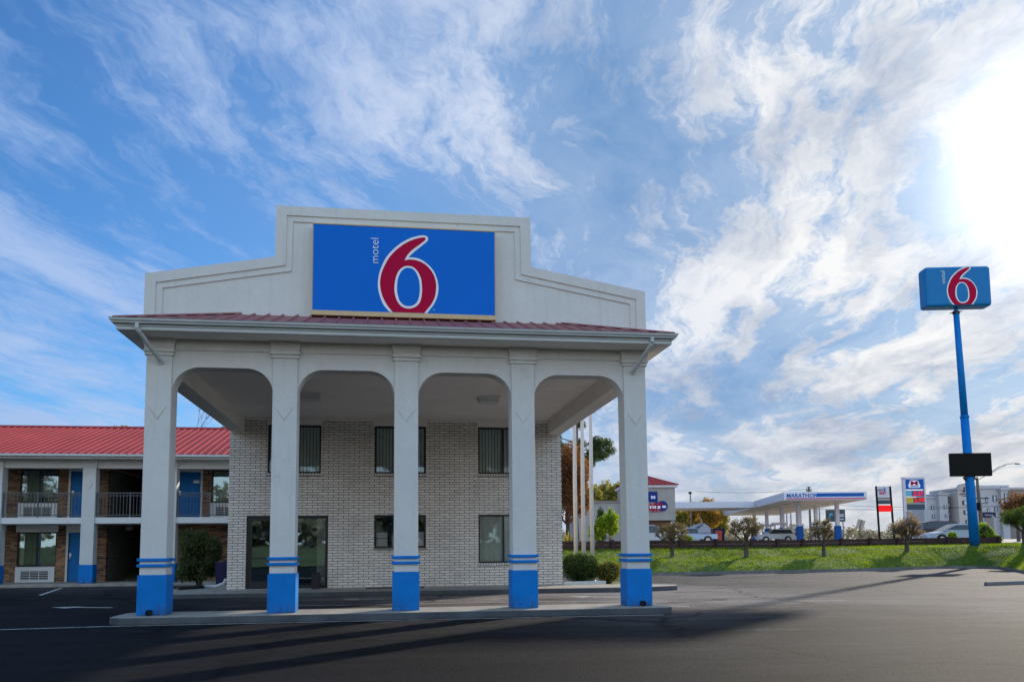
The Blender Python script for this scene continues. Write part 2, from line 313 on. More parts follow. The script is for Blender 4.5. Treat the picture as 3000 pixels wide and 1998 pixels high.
# ------------------------------------------------------------------ mesh builder
class MB:
    def __init__(s): s.v = []; s.f = []; s.mi = []; s.cur = 0
    def add(s, vs, fs):
        o = len(s.v); s.v += [tuple(p) for p in vs]; s.f += [tuple(i+o for i in f) for f in fs]; s.mi += [s.cur]*len(fs); return s
    def slot(s, i): s.cur = i; return s
    def box(s, x0, x1, y0, y1, z0, z1):
        return s.add([(x0,y0,z0),(x1,y0,z0),(x1,y1,z0),(x0,y1,z0),(x0,y0,z1),(x1,y0,z1),(x1,y1,z1),(x0,y1,z1)],
                     [(0,3,2,1),(4,5,6,7),(0,1,5,4),(1,2,6,5),(2,3,7,6),(3,0,4,7)])
    def cbox(s, x, y, z0, hx, hy, h): return s.box(x-hx, x+hx, y-hy, y+hy, z0, z0+h)
    def frustum(s, x, y, z0, z1, a0, b0, a1, b1):
        return s.add([(x-a0,y-b0,z0),(x+a0,y-b0,z0),(x+a0,y+b0,z0),(x-a0,y+b0,z0),(x-a1,y-b1,z1),(x+a1,y-b1,z1),(x+a1,y+b1,z1),(x-a1,y+b1,z1)],
                     [(0,3,2,1),(4,5,6,7),(0,1,5,4),(1,2,6,5),(2,3,7,6),(3,0,4,7)])
    def prism(s, poly, a0, a1, axis='y'):
        """poly: 2-D outline; extruded along axis between a0 and a1"""
        n = len(poly)
        def mk(p, a): return {'y': (p[0], a, p[1]), 'x': (a, p[0], p[1]), 'z': (p[0], p[1], a)}[axis]
        vs = [mk(p, a0) for p in poly] + [mk(p, a1) for p in poly]
        fs = [tuple(range(n)), tuple(range(2*n-1, n-1, -1))] + [(i, (i+1) % n + 0, (i+1) % n + n, i+n) for i in range(n)]
        return s.add(vs, fs)
    def ribbon(s, a, b, y0, y1):
        """solid between two open outlines a and b (same length), extruded y0..y1"""
        n = len(a)
        for i in range(n-1):
            q = [a[i], a[i+1], b[i+1], b[i]]
            vs = [(p[0], y0, p[1]) for p in q] + [(p[0], y1, p[1]) for p in q]
            s.add(vs, [(0,1,2,3),(0,4,5,1),(2,6,7,3)] + ([(3,7,4,0)] if i == 0 else []) + ([(1,5,6,2)] if i == n-2 else []))
        return s
    def tube(s, pts, r, n=8, cap=True):
        pts = [Vector(p) for p in pts]; rs = r if isinstance(r, (list, tuple)) else [r]*len(pts)
        o = len(s.v); L = len(pts)
        for i, p in enumerate(pts):
            t = (pts[min(i+1, L-1)] - pts[max(i-1, 0)]).normalized()
            a = Vector((0,0,1)) if abs(t.z) < 0.9 else Vector((1,0,0))
            x = t.cross(a).normalized(); y = t.cross(x)
            for k in range(n):
                q = p + rs[i]*(math.cos(2*PI*k/n)*x + math.sin(2*PI*k/n)*y); s.v.append(tuple(q))
        for i in range(L-1):
            for k in range(n):
                s.f.append((o+i*n+k, o+i*n+(k+1) % n, o+(i+1)*n+(k+1) % n, o+(i+1)*n+k)); s.mi.append(s.cur)
        if cap:
            s.f.append(tuple(o+k for k in range(n))); s.mi.append(s.cur)
            s.f.append(tuple(o+(L-1)*n+k for k in range(n-1, -1, -1))); s.mi.append(s.cur)
        return s
    def quad(s, a, b, c, d): return s.add([a, b, c, d], [(0, 1, 2, 3)])
    def poly(s, pts): return s.add(pts, [tuple(range(len(pts)))])
    def toptone(s):
        for k, f in enumerate(s.f):
            zs = [s.v[i][2] for i in f]; s.mi[k] = 0 if max(zs)-min(zs) < 1e-4 else 1
        return s
    def build(s, name, mats, parent=None, smooth=False, bevel=0, loc=None, fixn=True):
        me = bpy.data.meshes.new(name); me.from_pydata(s.v, [], s.f)
        if not isinstance(mats, (list, tuple)): mats = [mats]
        for m in mats: me.materials.append(m)
        if len(mats) > 1: me.polygons.foreach_set('material_index', s.mi)
        if fixn:
            import bmesh
            bm = bmesh.new(); bm.from_mesh(me); bmesh.ops.recalc_face_normals(bm, faces=bm.faces); bm.to_mesh(me); bm.free()
        if smooth: me.polygons.foreach_set('use_smooth', [True]*len(me.polygons))
        me.update()
        o = bpy.data.objects.new(name, me); C.objects.link(o)
        if parent: o.parent = parent
        if loc is not None: o.location = loc
        if bevel:
            b = o.modifiers.new('bevel', 'BEVEL'); b.width = bevel; b.segments = 2; b.limit_method = 'ANGLE'; b.angle_limit = 0.7
        return o
def tag(o, label=None, cat=None, group=None, kind=None):
    for k, v in (('label', label), ('category', cat), ('group', group), ('kind', kind)):
        if v: o[k] = v
    return o
def thing(name, label, cat, loc=(0,0,0), rz=0.0, group=None):
    o = bpy.data.objects.new(name, None); C.objects.link(o); o.location = loc; o.rotation_euler = (0, 0, rz); o.empty_display_size = 0.2
    return tag(o, label, cat, group)
def kids(o): return [c for c in bpy.data.objects if c.parent == o]
def dup(o, parent=None):
    c = o.copy(); C.objects.link(c); c.parent = parent
    for ch in kids(o): dup(ch, c)
    return c
def textverts(body, size, extrude=0.004, thick=0.0, shear=0.0, space=1.0):
    cu = bpy.data.curves.new('text', 'FONT'); cu.body = body; cu.size = size; cu.extrude = extrude; cu.offset = thick; cu.shear = shear
    cu.align_x = 'CENTER'; cu.align_y = 'CENTER'; cu.space_character = space
    o = bpy.data.objects.new('text', cu); C.objects.link(o)
    dg = bpy.context.evaluated_depsgraph_get(); me = bpy.data.meshes.new_from_object(o.evaluated_get(dg))
    vs = [tuple(v.co) for v in me.vertices]; fs = [tuple(p.vertices) for p in me.polygons]
    bpy.data.objects.remove(o); bpy.data.curves.remove(cu); bpy.data.meshes.remove(me)
    return vs, fs
def addtext(mb, body, cx, y, cz, w=None, h=None, rot=0.0, thick=0.0, shear=0.0, space=1.0):
    """upright lettering facing -y, fitted into w x h, centred at (cx, cz)"""
    vs, fs = textverts(body, 1.0, 0.004, thick, shear, space)
    xs = [v[0] for v in vs]; ys = [v[1] for v in vs]
    mx, my = (min(xs)+max(xs))/2, (min(ys)+max(ys))/2
    sx = (w/(max(xs)-min(xs))) if w else None; sy = (h/(max(ys)-min(ys))) if h else None
    sx = sx or sy; sy = sy or sx
    c, s_ = math.cos(rot), math.sin(rot)
    out = []
    for v in vs:
        a, b = (v[0]-mx)*sx, (v[1]-my)*sy
        out.append((cx + c*a - s_*b, y - v[2], cz + s_*a + c*b))
    mb.add(out, fs)
def smoothpts(p, k=4, closed=True, sharp=()):
    out = []; n = len(p)
    for i in range(n if closed else n-1):
        a, b, c, d = [Vector(p[j % n]) if closed else Vector(p[max(0, min(n-1, j))]) for j in (i-1, i, i+1, i+2)]
        if i in sharp: a = b + (b-c)
        if (i+1) % n in sharp: d = c + (c-b)
        for t in range(k):
            t /= k
            q = 0.5*((2*b) + (c-a)*t + (2*a-5*b+4*c-d)*t*t + (3*b-a-3*c+d)*t**3)
            out.append((q.x, q.y))
    if not closed: out.append(tuple(p[-1]))
    return out

# foliage: thousands of small leaf faces spread through clumps of uneven size
def leaves(clumps, n, size, seed=0, up=0.0, shell=0.55, aspect=0.55):
    rng = np.random.default_rng(seed)
    w = np.array([c[1][0]*c[1][1]*c[1][2] for c in clumps])**0.7; w /= w.sum()
    idx = rng.choice(len(clumps), n, p=w)
    cen = np.array([c[0] for c in clumps], float)[idx]; rad = np.array([c[1] for c in clumps], float)[idx]
    d = rng.normal(size=(n, 3)); d /= np.linalg.norm(d, axis=1)[:, None]
    r = shell + (1-shell)*rng.random(n)**0.7
    r *= 0.9 + 0.22*rng.random(n)
    p = cen + d*rad*r[:, None]
    nr = rng.normal(size=(n, 3)) + 0.8*d; nr[:, 2] += up; nr /= np.linalg.norm(nr, axis=1)[:, None]
    t = np.cross(nr, rng.normal(size=(n, 3))); t /= np.linalg.norm(t, axis=1)[:, None]; b = np.cross(nr, t)
    s = size*(0.6+0.8*rng.random(n))[:, None]
    V = np.stack([p - t*s, p + b*s*aspect, p + t*s, p - b*s*aspect], 1).reshape(-1, 3)
    return V
def leafobj(name, V, mat, parent=None):
    n = len(V)//4
    me = bpy.data.meshes.new(name); me.vertices.add(n*4); me.vertices.foreach_set('co', V.astype(np.float32).ravel())
    me.loops.add(n*4); me.loops.foreach_set('vertex_index', np.arange(n*4, dtype=np.int32))
    me.polygons.add(n); me.polygons.foreach_set('loop_start', np.arange(0, n*4, 4, dtype=np.int32))
    me.materials.append(mat); me.update(); me.validate()
    o = bpy.data.objects.new(name, me); C.objects.link(o)
    if parent: o.parent = parent
    return o

# ------------------------------------------------------------------ setting: ground
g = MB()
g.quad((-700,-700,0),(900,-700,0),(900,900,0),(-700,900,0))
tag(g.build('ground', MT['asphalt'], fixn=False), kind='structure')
# grass verge behind the viewer (what the lobby glass mirrors)
g = MB()
for (ya, za, yb, zb) in ((-27,.12,-31,.5),(-31,.5,-38,1.3),(-38,1.3,-90,2.2)): g.quad((-80,ya,za),(-80,yb,zb),(100,yb,zb),(100,ya,za))
tag(g.build('verge', MT['verge']), kind='structure')

CURB = [(-14.0, 24.0), (4.0, 20.6), (10.5, 20.8), (16.9, 21.5), (21.0, 21.9), (25.8, 22.6), (30.0, 23.9), (33.1, 25.1), (35.6, 25.9), (36.7, 25.4), (36.4, 23.5), (34.6, 20.3), (32.6, 17.1), (29.5, 11.5), (26.0, 2.0)]
NRM = [(-.1,1),(-.05,1),(-.1,1),(-.1,1),(-.12,1),(-.2,1),(-.3,1),(-.3,1),(.05,1),(.75,.65),(.95,.1),(.95,-.2),(.9,-.4),(.9,-.4),(.95,-.3)]
BANK_L = [(0,.14),(.5,.33),(1.6,.60),(3.2,.78),(4.6,1.12),(5.6,1.26),(7.0,1.30)]
BANK_R = [(0,.14),(.5,.48),(1.5,.92),(2.6,1.24),(4.2,1.30),(5.6,1.33),(7.0,1.34)]
def bankpt(i, j):
    k = min(1, max(0, (i-6)/2.5))
    s = BANK_L[j][0]*(1-k)+BANK_R[j][0]*k; z = BANK_L[j][1]*(1-k)+BANK_R[j][1]*k
    n_ = Vector(NRM[i]).normalized()
    return Vector((CURB[i][0]+n_.x*s, CURB[i][1]+n_.y*s, z))
BP = [[bankpt(i, j) for j in range(7)] for i in range(len(CURB))]
g = MB()
o0 = [[tuple(p) for p in row] for row in BP]
g.v = [p for row in o0 for p in row]
for i in range(len(CURB)-1):
    for j in range(6):
        g.f.append((i*7+j, (i+1)*7+j, (i+1)*7+j+1, i*7+j+1)); g.mi.append(0)
ext = []
for i in range(9, len(CURB)):
    n_ = Vector(NRM[i]).normalized(); ext.append(BP[i][6]+Vector((n_.x*24, n_.y*(24 if i > 9 else 0), 0)))
o_ = len(g.v); g.v += [tuple(p) for p in ext]
for k in range(len(ext)-1): g.f.append(((9+k)*7+6, (10+k)*7+6, o_+k+1, o_+k)); g.mi.append(0)
tag(g.build('grass_bank', MT['turf'], smooth=True), kind='structure')
# kerb along the bank
g = MB()
for i in range(len(CURB)-1):
    a, b = Vector(CURB[i]), Vector(CURB[i+1]); na, nb = Vector(NRM[i]).normalized()*0.16, Vector(NRM[i+1]).normalized()*0.16
    g.add([(a.x,a.y,0),(b.x,b.y,0),(b.x,b.y,.145),(a.x,a.y,.145),(a.x+na.x,a.y+na.y,.145),(b.x+nb.x,b.y+nb.y,.145),(a.x+na.x,a.y+na.y,0),(b.x+nb.x,b.y+nb.y,0)],
          [(0,1,2,3),(3,2,5,4),(4,5,7,6)])
tag(g.build('kerb', MT['curbm']), kind='structure')
# petrol-station lot rising gently behind the bank
def lotz(d):
    xs = [0, 50, 62, 72, 95, 130, 176, 900]; ys = [1.30, 1.32, 1.36, 1.55, 1.63, 1.9, 2.35, 3.0]
    return float(np.interp(d, xs, ys))
g = MB(); rows = [44, 50, 56, 62, 72, 84, 95, 110, 130, 176, 300, 880]
lats = [-40, -10, 5, 15, 25, 35, 45, 60, 90, 160, 500]
back = [BP[i][6] for i in range(len(CURB))]
front = back[:10] + [Vector((62, 29, 1.33)), Vector((170, 5, 1.33))]
fl_ = [((p-CAM).dot(Vector((math.cos(YAW), -math.sin(YAW), 0))), (p-CAM).dot(Vector((math.sin(YAW), math.cos(YAW), 0)))) for p in front]
fr = [0, .012, .025, .04, .06, .085, .12, .18, .3, .6, 1]
for k, f in enumerate(fr):
    for (l, d) in fl_:
        dd = d+(900-d)*f
        q = site(l*(1+6*f), dd, lotz(dd) if k else 0); 
        if k == 0: q.z = front[fl_.index((l, d))].z
        g.v.append(tuple(q))
nl = len(fl_)
for i in range(len(fr)-1):
    for j in range(nl-1):
        g.f.append((i*nl+j, i*nl+j+1, (i+1)*nl+j+1, (i+1)*nl+j)); g.mi.append(0)
tag(g.build('gas_station_lot', MT['lot'], fixn=False), kind='structure')

# grass blades on the bank
def grassobj():
    rng = np.random.default_rng(7); tri = []; wts = []
    for i in range(1, len(CURB)-1):
        for j in range(6):
            a, b, c, d = [np.array(q) for q in (BP[i][j], BP[i+1][j], BP[i+1][j+1], BP[i][j+1])]
            for t in ((a, b, c), (a, c, d)):
                tri.append(t); wts.append(np.linalg.norm(np.cross(t[1]-t[0], t[2]-t[0])))
    tri = np.array(tri); wts = np.array(wts); wts /= wts.sum()
    n = 90000; k = rng.choice(len(tri), n, p=wts); u = rng.random((n, 2)); f = u.sum(1) > 1; u[f] = 1-u[f]
    p = tri[k, 0] + u[:, :1]*(tri[k, 1]-tri[k, 0]) + u[:, 1:]*(tri[k, 2]-tri[k, 0])
    patch = np.array([mnoise.noise(Vector((q[0]*0.7, q[1]*0.7, 3.0))) for q in p])
    hgt = (0.035 + 0.03*rng.random(n))*(1+0.9*patch); hgt = np.maximum(hgt, 0.018)
    ang = rng.random(n)*2*PI; w = 0.016+0.012*rng.random(n)
    dx = np.stack([np.cos(ang)*w, np.sin(ang)*w, np.zeros(n)], 1)
    ln = rng.normal(size=(n, 3))*0.022; ln[:, 2] = 0
    top = p + ln; top[:, 2] += hgt
    V = np.stack([p-dx, p+dx, top+dx*0.25, top-dx*0.25], 1).reshape(-1, 3)
    o = leafobj('grass', V, LF['grass']); tag(o, 'mown green grass covering the bank behind the parking lot', 'grass', kind='stuff')
grassobj()

# ------------------------------------------------------------------ platform, walkways, markings
g = MB()
g.prism([(-0.42,-0.45),(10.02,-0.45),(10.18,-0.28),(10.18,0.80),(10.02,0.95),(-0.52,0.95),(-0.68,0.80),(-0.68,-0.2)], 0.0, 0.14, 'z')
g.toptone().build('portico_platform', [MT['concrete'], MT['kerbface']], bevel=0.02)
tag(bpy.data.objects['portico_platform'], 'long low concrete kerb island carrying the five portico columns', 'kerb island')
g = MB()
g.prism([(-2.0,8.05),(11.0,7.9),(12.2,7.95),(13.4,8.5),(13.6,9.2),(12.6,10.0),(10.2,10.25),(10.1,10.05),(-0.5,10.05),(-0.5,14.2),(-1.9,14.6),(-2.4,11.0)], 0.0, 0.14, 'z')
tag(g.toptone().build('lobby_walkway', [MT['concrete'], MT['kerbface']], bevel=0.02), kind='structure')
g = MB(); g.box(-24, -0.5, 17.7, 20.2, 0, 0.12)
tag(g.toptone().build('wing_walkway', [MT['concrete'], MT['concrete']], bevel=0.02), kind='structure')
g = MB(); g.box(10.12, 12.7, 10.3, 13.4, -0.1, 0.10)
tag(g.build('planting_bed', MT['turf']), kind='structure')

def stripe(name, pts, w, z=0.004):
    g = MB()
    for i in range(len(pts)-1):
        a, b = Vector(pts[i]), Vector(pts[i+1]); n_ = Vector((-(b-a).y, (b-a).x)).normalized()*w/2
        g.quad((a.x-n_.x,a.y-n_.y,z),(b.x-n_.x,b.y-n_.y,z),(b.x+n_.x,b.y+n_.y,z),(a.x+n_.x,a.y+n_.y,z))
    return tag(g.build(name, MT['mark']), kind='structure')
stripe('road_line', [(-8.5,-2.15),(-2.32,-0.76),(-0.6,-0.56),(3.0,-0.54),(9.9,-0.60)], 0.09)
stripe('road_line', [(2.0,4.25),(8.4,4.15),(15.5,2.35)], 0.10)
stripe('road_line', [(-6.42,11.6),(-7.80,17.2)], 0.11)
stripe('road_line', [(10.72,1.76),(11.25,1.60)], 0.16)
def arrow(x, y, ang, L=1.7, z=0.004, m='mark'):
    g = MB(); c, s_ = math.cos(ang), math.sin(ang)
    def T(a, b): return (x+c*a-s_*b, y+s_*a+c*b, z)
    g.quad(T(-L/2,-.09),T(L*.1,-.09),T(L*.1,.09),T(-L/2,.09)); g.add([T(L*.1,-.34),T(L/2,0),T(L*.1,.34)],[(0,1,2)])
    return tag(g.build('road_arrow', MT[m]), kind='structure')
arrow(-2.98, 5.12, PI-0.35, 1.7); arrow(3.75, 6.42, PI, 1.2); arrow(10.0, 5.7, PI-0.6, 1.6); arrow(10.75, -3.98, PI-0.15, 1.7, m='faint')
# low concrete wheel stop at the right edge
g = MB(); g.prism([(-0.09,0),(0.09,0),(0.06,0.12),(-0.06,0.12)], 23.62, 26.1, 'x')
o = g.build('wheel_stop', MT['curbm'], bevel=0.015); o.location = (0, 0, 0)
for v in o.data.vertices: v.co.y += 7.96 + (v.co.x-23.62)*0.25
tag(o, 'low dark parking kerb lying alone on the asphalt lot', 'wheel stop')

# ------------------------------------------------------------------ walls with real openings
def wall(mb, x0, x1, z0, z1, y0, y1, ops):
    xs = sorted({x0, x1, *[a for o in ops for a in o[:2]]}); zs = sorted({z0, z1, *[a for o in ops for a in o[2:]]})
    def open_(i, j):
        if i < 0 or j < 0 or i >= len(xs)-1 or j >= len(zs)-1: return None
        cx, cz = (xs[i]+xs[i+1])/2, (zs[j]+zs[j+1])/2
        return any(o[0] < cx < o[1] and o[2] < cz < o[3] for o in ops)
    for i in range(len(xs)-1):
        for j in range(len(zs)-1):
            if open_(i, j): continue
            a, b, c, d = xs[i], xs[i+1], zs[j], zs[j+1]
            mb.quad((a,y0,c),(b,y0,c),(b,y0,d),(a,y0,d)); mb.quad((a,y1,d),(b,y1,d),(b,y1,c),(a,y1,c))
            if open_(i-1, j) in (True, None): mb.quad((a,y0,d),(a,y1,d),(a,y1,c),(a,y0,c))
            if open_(i+1, j) in (True, None): mb.quad((b,y0,c),(b,y1,c),(b,y1,d),(b,y0,d))
            if open_(i, j-1) in (True, None): mb.quad((a,y0,c),(a,y1,c),(b,y1,c),(b,y0,c))
            if open_(i, j+1) in (True, None): mb.quad((a,y0,d),(b,y0,d),(b,y1,d),(a,y1,d))

# ------------------------------------------------------------------ lobby building
off = thing('office_building', 'two-storey white painted brick motel office behind the portico columns', 'building')
OPS = [(0.07,2.56,0.15,2.43),(0.67,2.31,3.76,5.29),(3.99,5.63,3.76,5.29),(3.99,5.63,1.38,2.44),(7.32,8.96,3.76,5.29),(7.32,8.96,0.875,2.44)]
g = MB(); wall(g, -0.48, 10.08, 0.14, 5.5, 10.07, 10.33, OPS)
g.quad((-0.48,10.33,0),(-0.48,23,0),(-0.48,23,5.5),(-0.48,10.33,5.5)); g.quad((10.08,10.33,0),(10.08,23,0),(10.08,23,5.5),(10.08,10.33,5.5)); g.quad((-0.48,23,0),(10.08,23,0),(10.08,23,5.5),(-0.48,23,5.5))
g.build('brick_wall', MT['lobbybrick'], off, fixn=False)
g = MB(); g.box(-0.3, 9.9, 12.6, 12.7, 0.1, 5.4); g.box(-0.3, 9.9, 10.34, 12.6, 2.6, 3.5); g.box(-0.3, 9.9, 10.34, 12.6, 0.02, 0.13); g.box(-0.3, 9.9, 10.34, 12.6, 5.38, 5.45)
for xx in (-0.3, 3.0, 6.4, 9.8): g.box(xx, xx+0.1, 10.34, 12.6, 0.13, 5.38)
g.build('interior', MT['dark'], off)
g = MB(); g.box(-0.03, 9.63, 10.03, 10.068, 5.44, 5.498)
for (a, b, c, d) in (OPS[1], OPS[2], OPS[4]):
    g.box(a-0.03, b+0.03, 10.035, 10.068, 5.30, 5.438)
g.build('wall_trim', MT['ceiling'], off, bevel=0.006)
def window(op, kind, y=10.07):
    a, b, c, d = op; fr = 0.055
    w = MB(); yy = y+0.06
    w.box(a, a+fr, yy, yy+0.07, c, d); w.box(b-fr, b, yy, yy+0.07, c, d); w.box(a+fr, b-fr, yy, yy+0.07, c, c+fr); w.box(a+fr, b-fr, yy, yy+0.07, d-fr, d)
    m_ = (a+b)/2; w.box(m_-0.03, m_+0.03, yy+0.003, yy+0.067, c+fr, d-fr)
    fo = w.build('window', MT['black'], off, bevel=0.005)
    p = MB(); p.quad((a+fr,yy+0.035,c+fr),(b-fr,yy+0.035,c+fr),(b-fr,yy+0.035,d-fr),(a+fr,yy+0.035,d-fr)); p.build('pane', MT['glass'], fo, fixn=False)
    if kind in ('blind', 'open'):
        s_ = MB(); n_ = 15; wd = (b-a-2*fr)/n_
        for k in range(n_):
            if kind == 'blind':
                x = a+fr+(k+0.5)*wd; t = 0.30+0.1*math.sin(k*1.7)
                s_.quad((x-wd*.42*math.cos(t),y+0.17-wd*.42*math.sin(t),c+0.03),(x+wd*.42*math.cos(t),y+0.17+wd*.42*math.sin(t),c+0.03),(x+wd*.42*math.cos(t),y+0.17+wd*.42*math.sin(t),d-0.03),(x-wd*.42*math.cos(t),y+0.17-wd*.42*math.sin(t),d-0.03))
        if s_.v: s_.build('blind', MT['blind'], fo, fixn=False)
    if kind == 'papers':
        for q_ in ((a+0.07, a+0.42, c+0.06, c+0.30), (a+0.07, a+0.42, c+0.32, c+0.5), (b-0.24, b-0.07, c+0.07, c+0.52)):
            s_ = MB(); s_.box(q_[0], q_[1], y+0.13, y+0.14, q_[2], q_[3]); s_.build('notice', MT['white'], fo)
        s_ = MB()
    if kind == 'curtain':
        s_ = MB(); n_ = 60
        for k in range(n_):
            x0, x1 = a+fr+(b-a-2*fr)*k/n_, a+fr+(b-a-2*fr)*(k+1)/n_
            y0, y1 = y+0.17+0.02*math.sin(k*0.9), y+0.17+0.02*math.sin((k+1)*0.9)
            s_.quad((x0,y0,c+0.03),(x1,y1,c+0.03),(x1,y1,d-0.03),(x0,y0,d-0.03))
        s_.build('curtain', MT['drape'], fo, fixn=False, smooth=True)
    s_ = MB()
    if kind == 'papers': s_.box(a-0.03, b+0.03, y-0.035, y+0.05, c-0.07, c-0.003); s_.build('sill', MT['concrete'], fo)
    else: s_.box(a-0.02, b+0.02, y-0.03, y+0.05, c-0.10, c-0.003); s_.build('sill', MT['headerbrick'], fo)
window(OPS[1], 'blind'); window(OPS[2], 'blind'); window(OPS[4], 'blind'); window(OPS[3], 'papers'); window(OPS[5], 'curtain')
# storefront: door leaf and fixed glass
a, b, c, d = OPS[0]; y = 10.13
w = MB(); w.box(a, a+0.09, y, y+0.09, c, d); w.box(b-0.09, b, y, y+0.09, c, d); w.box(a+0.09, b-0.09, y, y+0.09, d-0.09, d); w.box(1.22, 1.31, y+.002, y+0.088, c, d-0.09); w.box(1.31, b-0.09, y+.002, y+0.088, c, c+0.10)
sf = w.build('storefront', MT['black'], off, bevel=0.006)
p = MB(); p.quad((1.31,y+0.045,c+0.10),(b-0.09,y+0.045,c+0.10),(b-0.09,y+0.045,d-0.09),(1.31,y+0.045,d-0.09)); p.build('pane', MT['glass2'], sf, fixn=False)
s_ = MB()
for k in range(24):
    x0, x1 = 2.20+0.27*k/24, 2.20+0.27*(k+1)/24; q0, q1 = 0.02*math.sin(k*1.3), 0.02*math.sin((k+1)*1.3)
    s_.quad((x0,y+0.2+q0,c+0.02),(x1,y+0.2+q1,c+0.02),(x1,y+0.2+q1,d-0.1),(x0,y+0.2+q0,d-0.1))
s_.build('drape', MT['drape'], sf, fixn=False, smooth=True)
dr = MB(); x0, x1 = a+0.095, 1.215
dr.box(x0, x0+0.07, y+.01, y+0.06, c+0.01, d-0.095); dr.box(x1-0.07, x1, y+.01, y+0.06, c+0.01, d-0.095); dr.box(x0+0.07, x1-0.07, y+.01, y+0.06, d-0.17, d-0.095); dr.box(x0+0.07, x1-0.07, y+.01, y+0.06, c+0.01, c+0.24); dr.box(x0+0.07, x1-0.07, y+.015, y+0.055, 1.08, 1.13)
do = dr.build('door', MT['black'], off, bevel=0.005)
p = MB(); p.quad((x0+.07,y+0.035,c+0.24),(x1-.07,y+0.035,c+0.24),(x1-.07,y+0.035,d-0.17),(x0+.07,y+0.035,d-0.17)); p.build('pane', MT['glass2'], do, fixn=False)
h = MB(); h.tube([(x1-.05,y-0.02,1.0),(x1-.05,y-0.02,1.35)], 0.012); h.build('handle', MT['stainless'], do)

# ------------------------------------------------------------------ portico
por = thing('entrance_portico', 'white stucco drive-through portico with five blue-footed columns, arches and stepped parapet', 'portico')
S = 2.4
def diamond(mb, cx, cz, hw, hh, y, t=0.014):
    o = [(cx, cz-hh), (cx+hw, cz), (cx, cz+hh), (cx-hw, cz)]
    mb.prism(o, y-t, y+0.03, 'y')
first = None
for i in range(5):
    if i == 0:
        g = MB(); g.box(-0.241, 0.241, 0.03, 0.512, 0.90, 5.17); diamond(g, -0.005, 4.15, 0.168, 0.245, 0.03)
        col = g.build('column', MT['stucco'], por, bevel=0.012)
        g = MB(); g.box(-0.268, 0.268, 0.0, 0.536, 0.141, 0.90); g.build('column_base', MT['blue'], col, bevel=0.012)
        for z0, z1 in ((1.052,1.11),(1.162,1.22)):
            g = MB(); g.box(-0.284, 0.284, -0.014, 0.556, z0, z1); g.build('band', MT['blue'], col, bevel=0.008)
        g = MB(); g.box(-0.272,0.272,0.0,0.543,5.165,5.212); g.box(-0.258,0.258,0.014,0.53,5.212,5.235); g.box(-0.292,0.292,-0.02,0.562,5.235,5.29); g.frustum(0,0.271,5.29,5.497,0.272,0.272,0.305,0.305)
        g.build('capital', MT['stucco'], col, bevel=0.006); first = col
    else:
        c_ = dup(first, por); c_.location = (i*S, 0, 0)
# arched front beams
for i in range(4):
    xa, xb = i*S+0.2415, (i+1)*S-0.2415
    r = 0.52; top = 4.955; rz = 0.50
    pts = [(xa, 5.5), (xa, top-rz)]
    for k in range(1, 13):
        t = k/12*PI/2; pts.append((xa + r*(1-math.cos(t))**1.0, top-rz+rz*math.sin(t)))
    for k in range(12, -1, -1):
        t = k/12*PI/2; pts.append((xb - r*(1-math.cos(t)), top-rz+rz*math.sin(t)))
    pts.append((xb, 5.5))
    # build as vertical slices so that the faces stay convex
    g = MB(); low = pts[1:-1]
    for k in range(len(low)-1):
        (p0, q0), (p1, q1) = low[k], low[k+1]
        g.add([(p0,.075,q0),(p1,.075,q1),(p1,.075,5.499),(p0,.075,5.499),(p0,.47,q0),(p1,.47,q1),(p1,.47,5.499),(p0,.47,5.499)], [(0,1,2,3),(5,4,7,6),(0,4,5,1)])
    # strip down the column flank below the spring line
    g.box(xa, xa+0.001, .075, .47, 4.35, top-rz); g.box(xb-0.001, xb, .075, .47, 4.35, top-rz)
    ab = g.build('arch_beam', MT['stucco'], por, fixn=False)
    g = MB(); g.box(xa+.05, xb-.05, .05, .0735, 5.285, 5.498); g.build('frieze', MT['stucco'], ab, bevel=0.005)
for xa, xb in ((-0.47,-0.04),(9.64,10.07)):
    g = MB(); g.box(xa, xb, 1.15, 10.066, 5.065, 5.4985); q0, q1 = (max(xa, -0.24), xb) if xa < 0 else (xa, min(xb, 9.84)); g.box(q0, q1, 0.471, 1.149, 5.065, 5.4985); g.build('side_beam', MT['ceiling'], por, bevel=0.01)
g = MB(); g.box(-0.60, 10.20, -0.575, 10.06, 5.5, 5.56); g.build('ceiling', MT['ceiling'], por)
# hipped metal roof with standing ribs
PX0, PX1, PY0, PZ, PT = -0.66, 10.26, -0.66, 5.705, 0.348
ridgez = PZ + PT*(PX1-PX0)/2; yr = PY0+(PX1-PX0)/2; xm = (PX0+PX1)/2; YB = 23.6
g = MB()
g.add([(PX0,PY0,PZ),(PX1,PY0,PZ),(xm,yr,ridgez),(PX0,YB,PZ),(PX1,YB,PZ),(xm,YB,ridgez)], [(0,1,2),(0,2,5,3),(1,4,5,2),(3,5,4)])
def rib(mb, a, b, w=0.03, h=0.035):
    a, b = Vector(a), Vector(b); t = (b-a).normalized(); s2 = t.cross(Vector((0,0,1))).normalized()*w; u = s2.cross(t).normalized()
    if u.z < 0: u = -u
    vs = []
    for p in (a, b): vs += [p-s2, p+s2, p+s2*.5+u*h, p-s2*.5+u*h]
    mb.add([tuple(v) for v in vs], [(0,1,2,3),(7,6,5,4),(0,4,5,1),(1,5,6,2),(2,6,7,3),(3,7,4,0)])
x = PX0+0.15
while x < PX1:
    L = min(x-PX0, PX1-x, 3.0); rib(g, (x,PY0-0.03,PZ-0.008), (x,PY0+L,PZ+PT*L)); x += 0.30
y = PY0+0.15
while y < YB:
    L = min(y-PY0, xm-PX0)
    rib(g, (PX0-.03,y,PZ-.008), (PX0+L,y,PZ+PT*L)); rib(g, (PX1+.03,y,PZ-.008), (PX1-L,y,PZ+PT*L)); y += 0.30
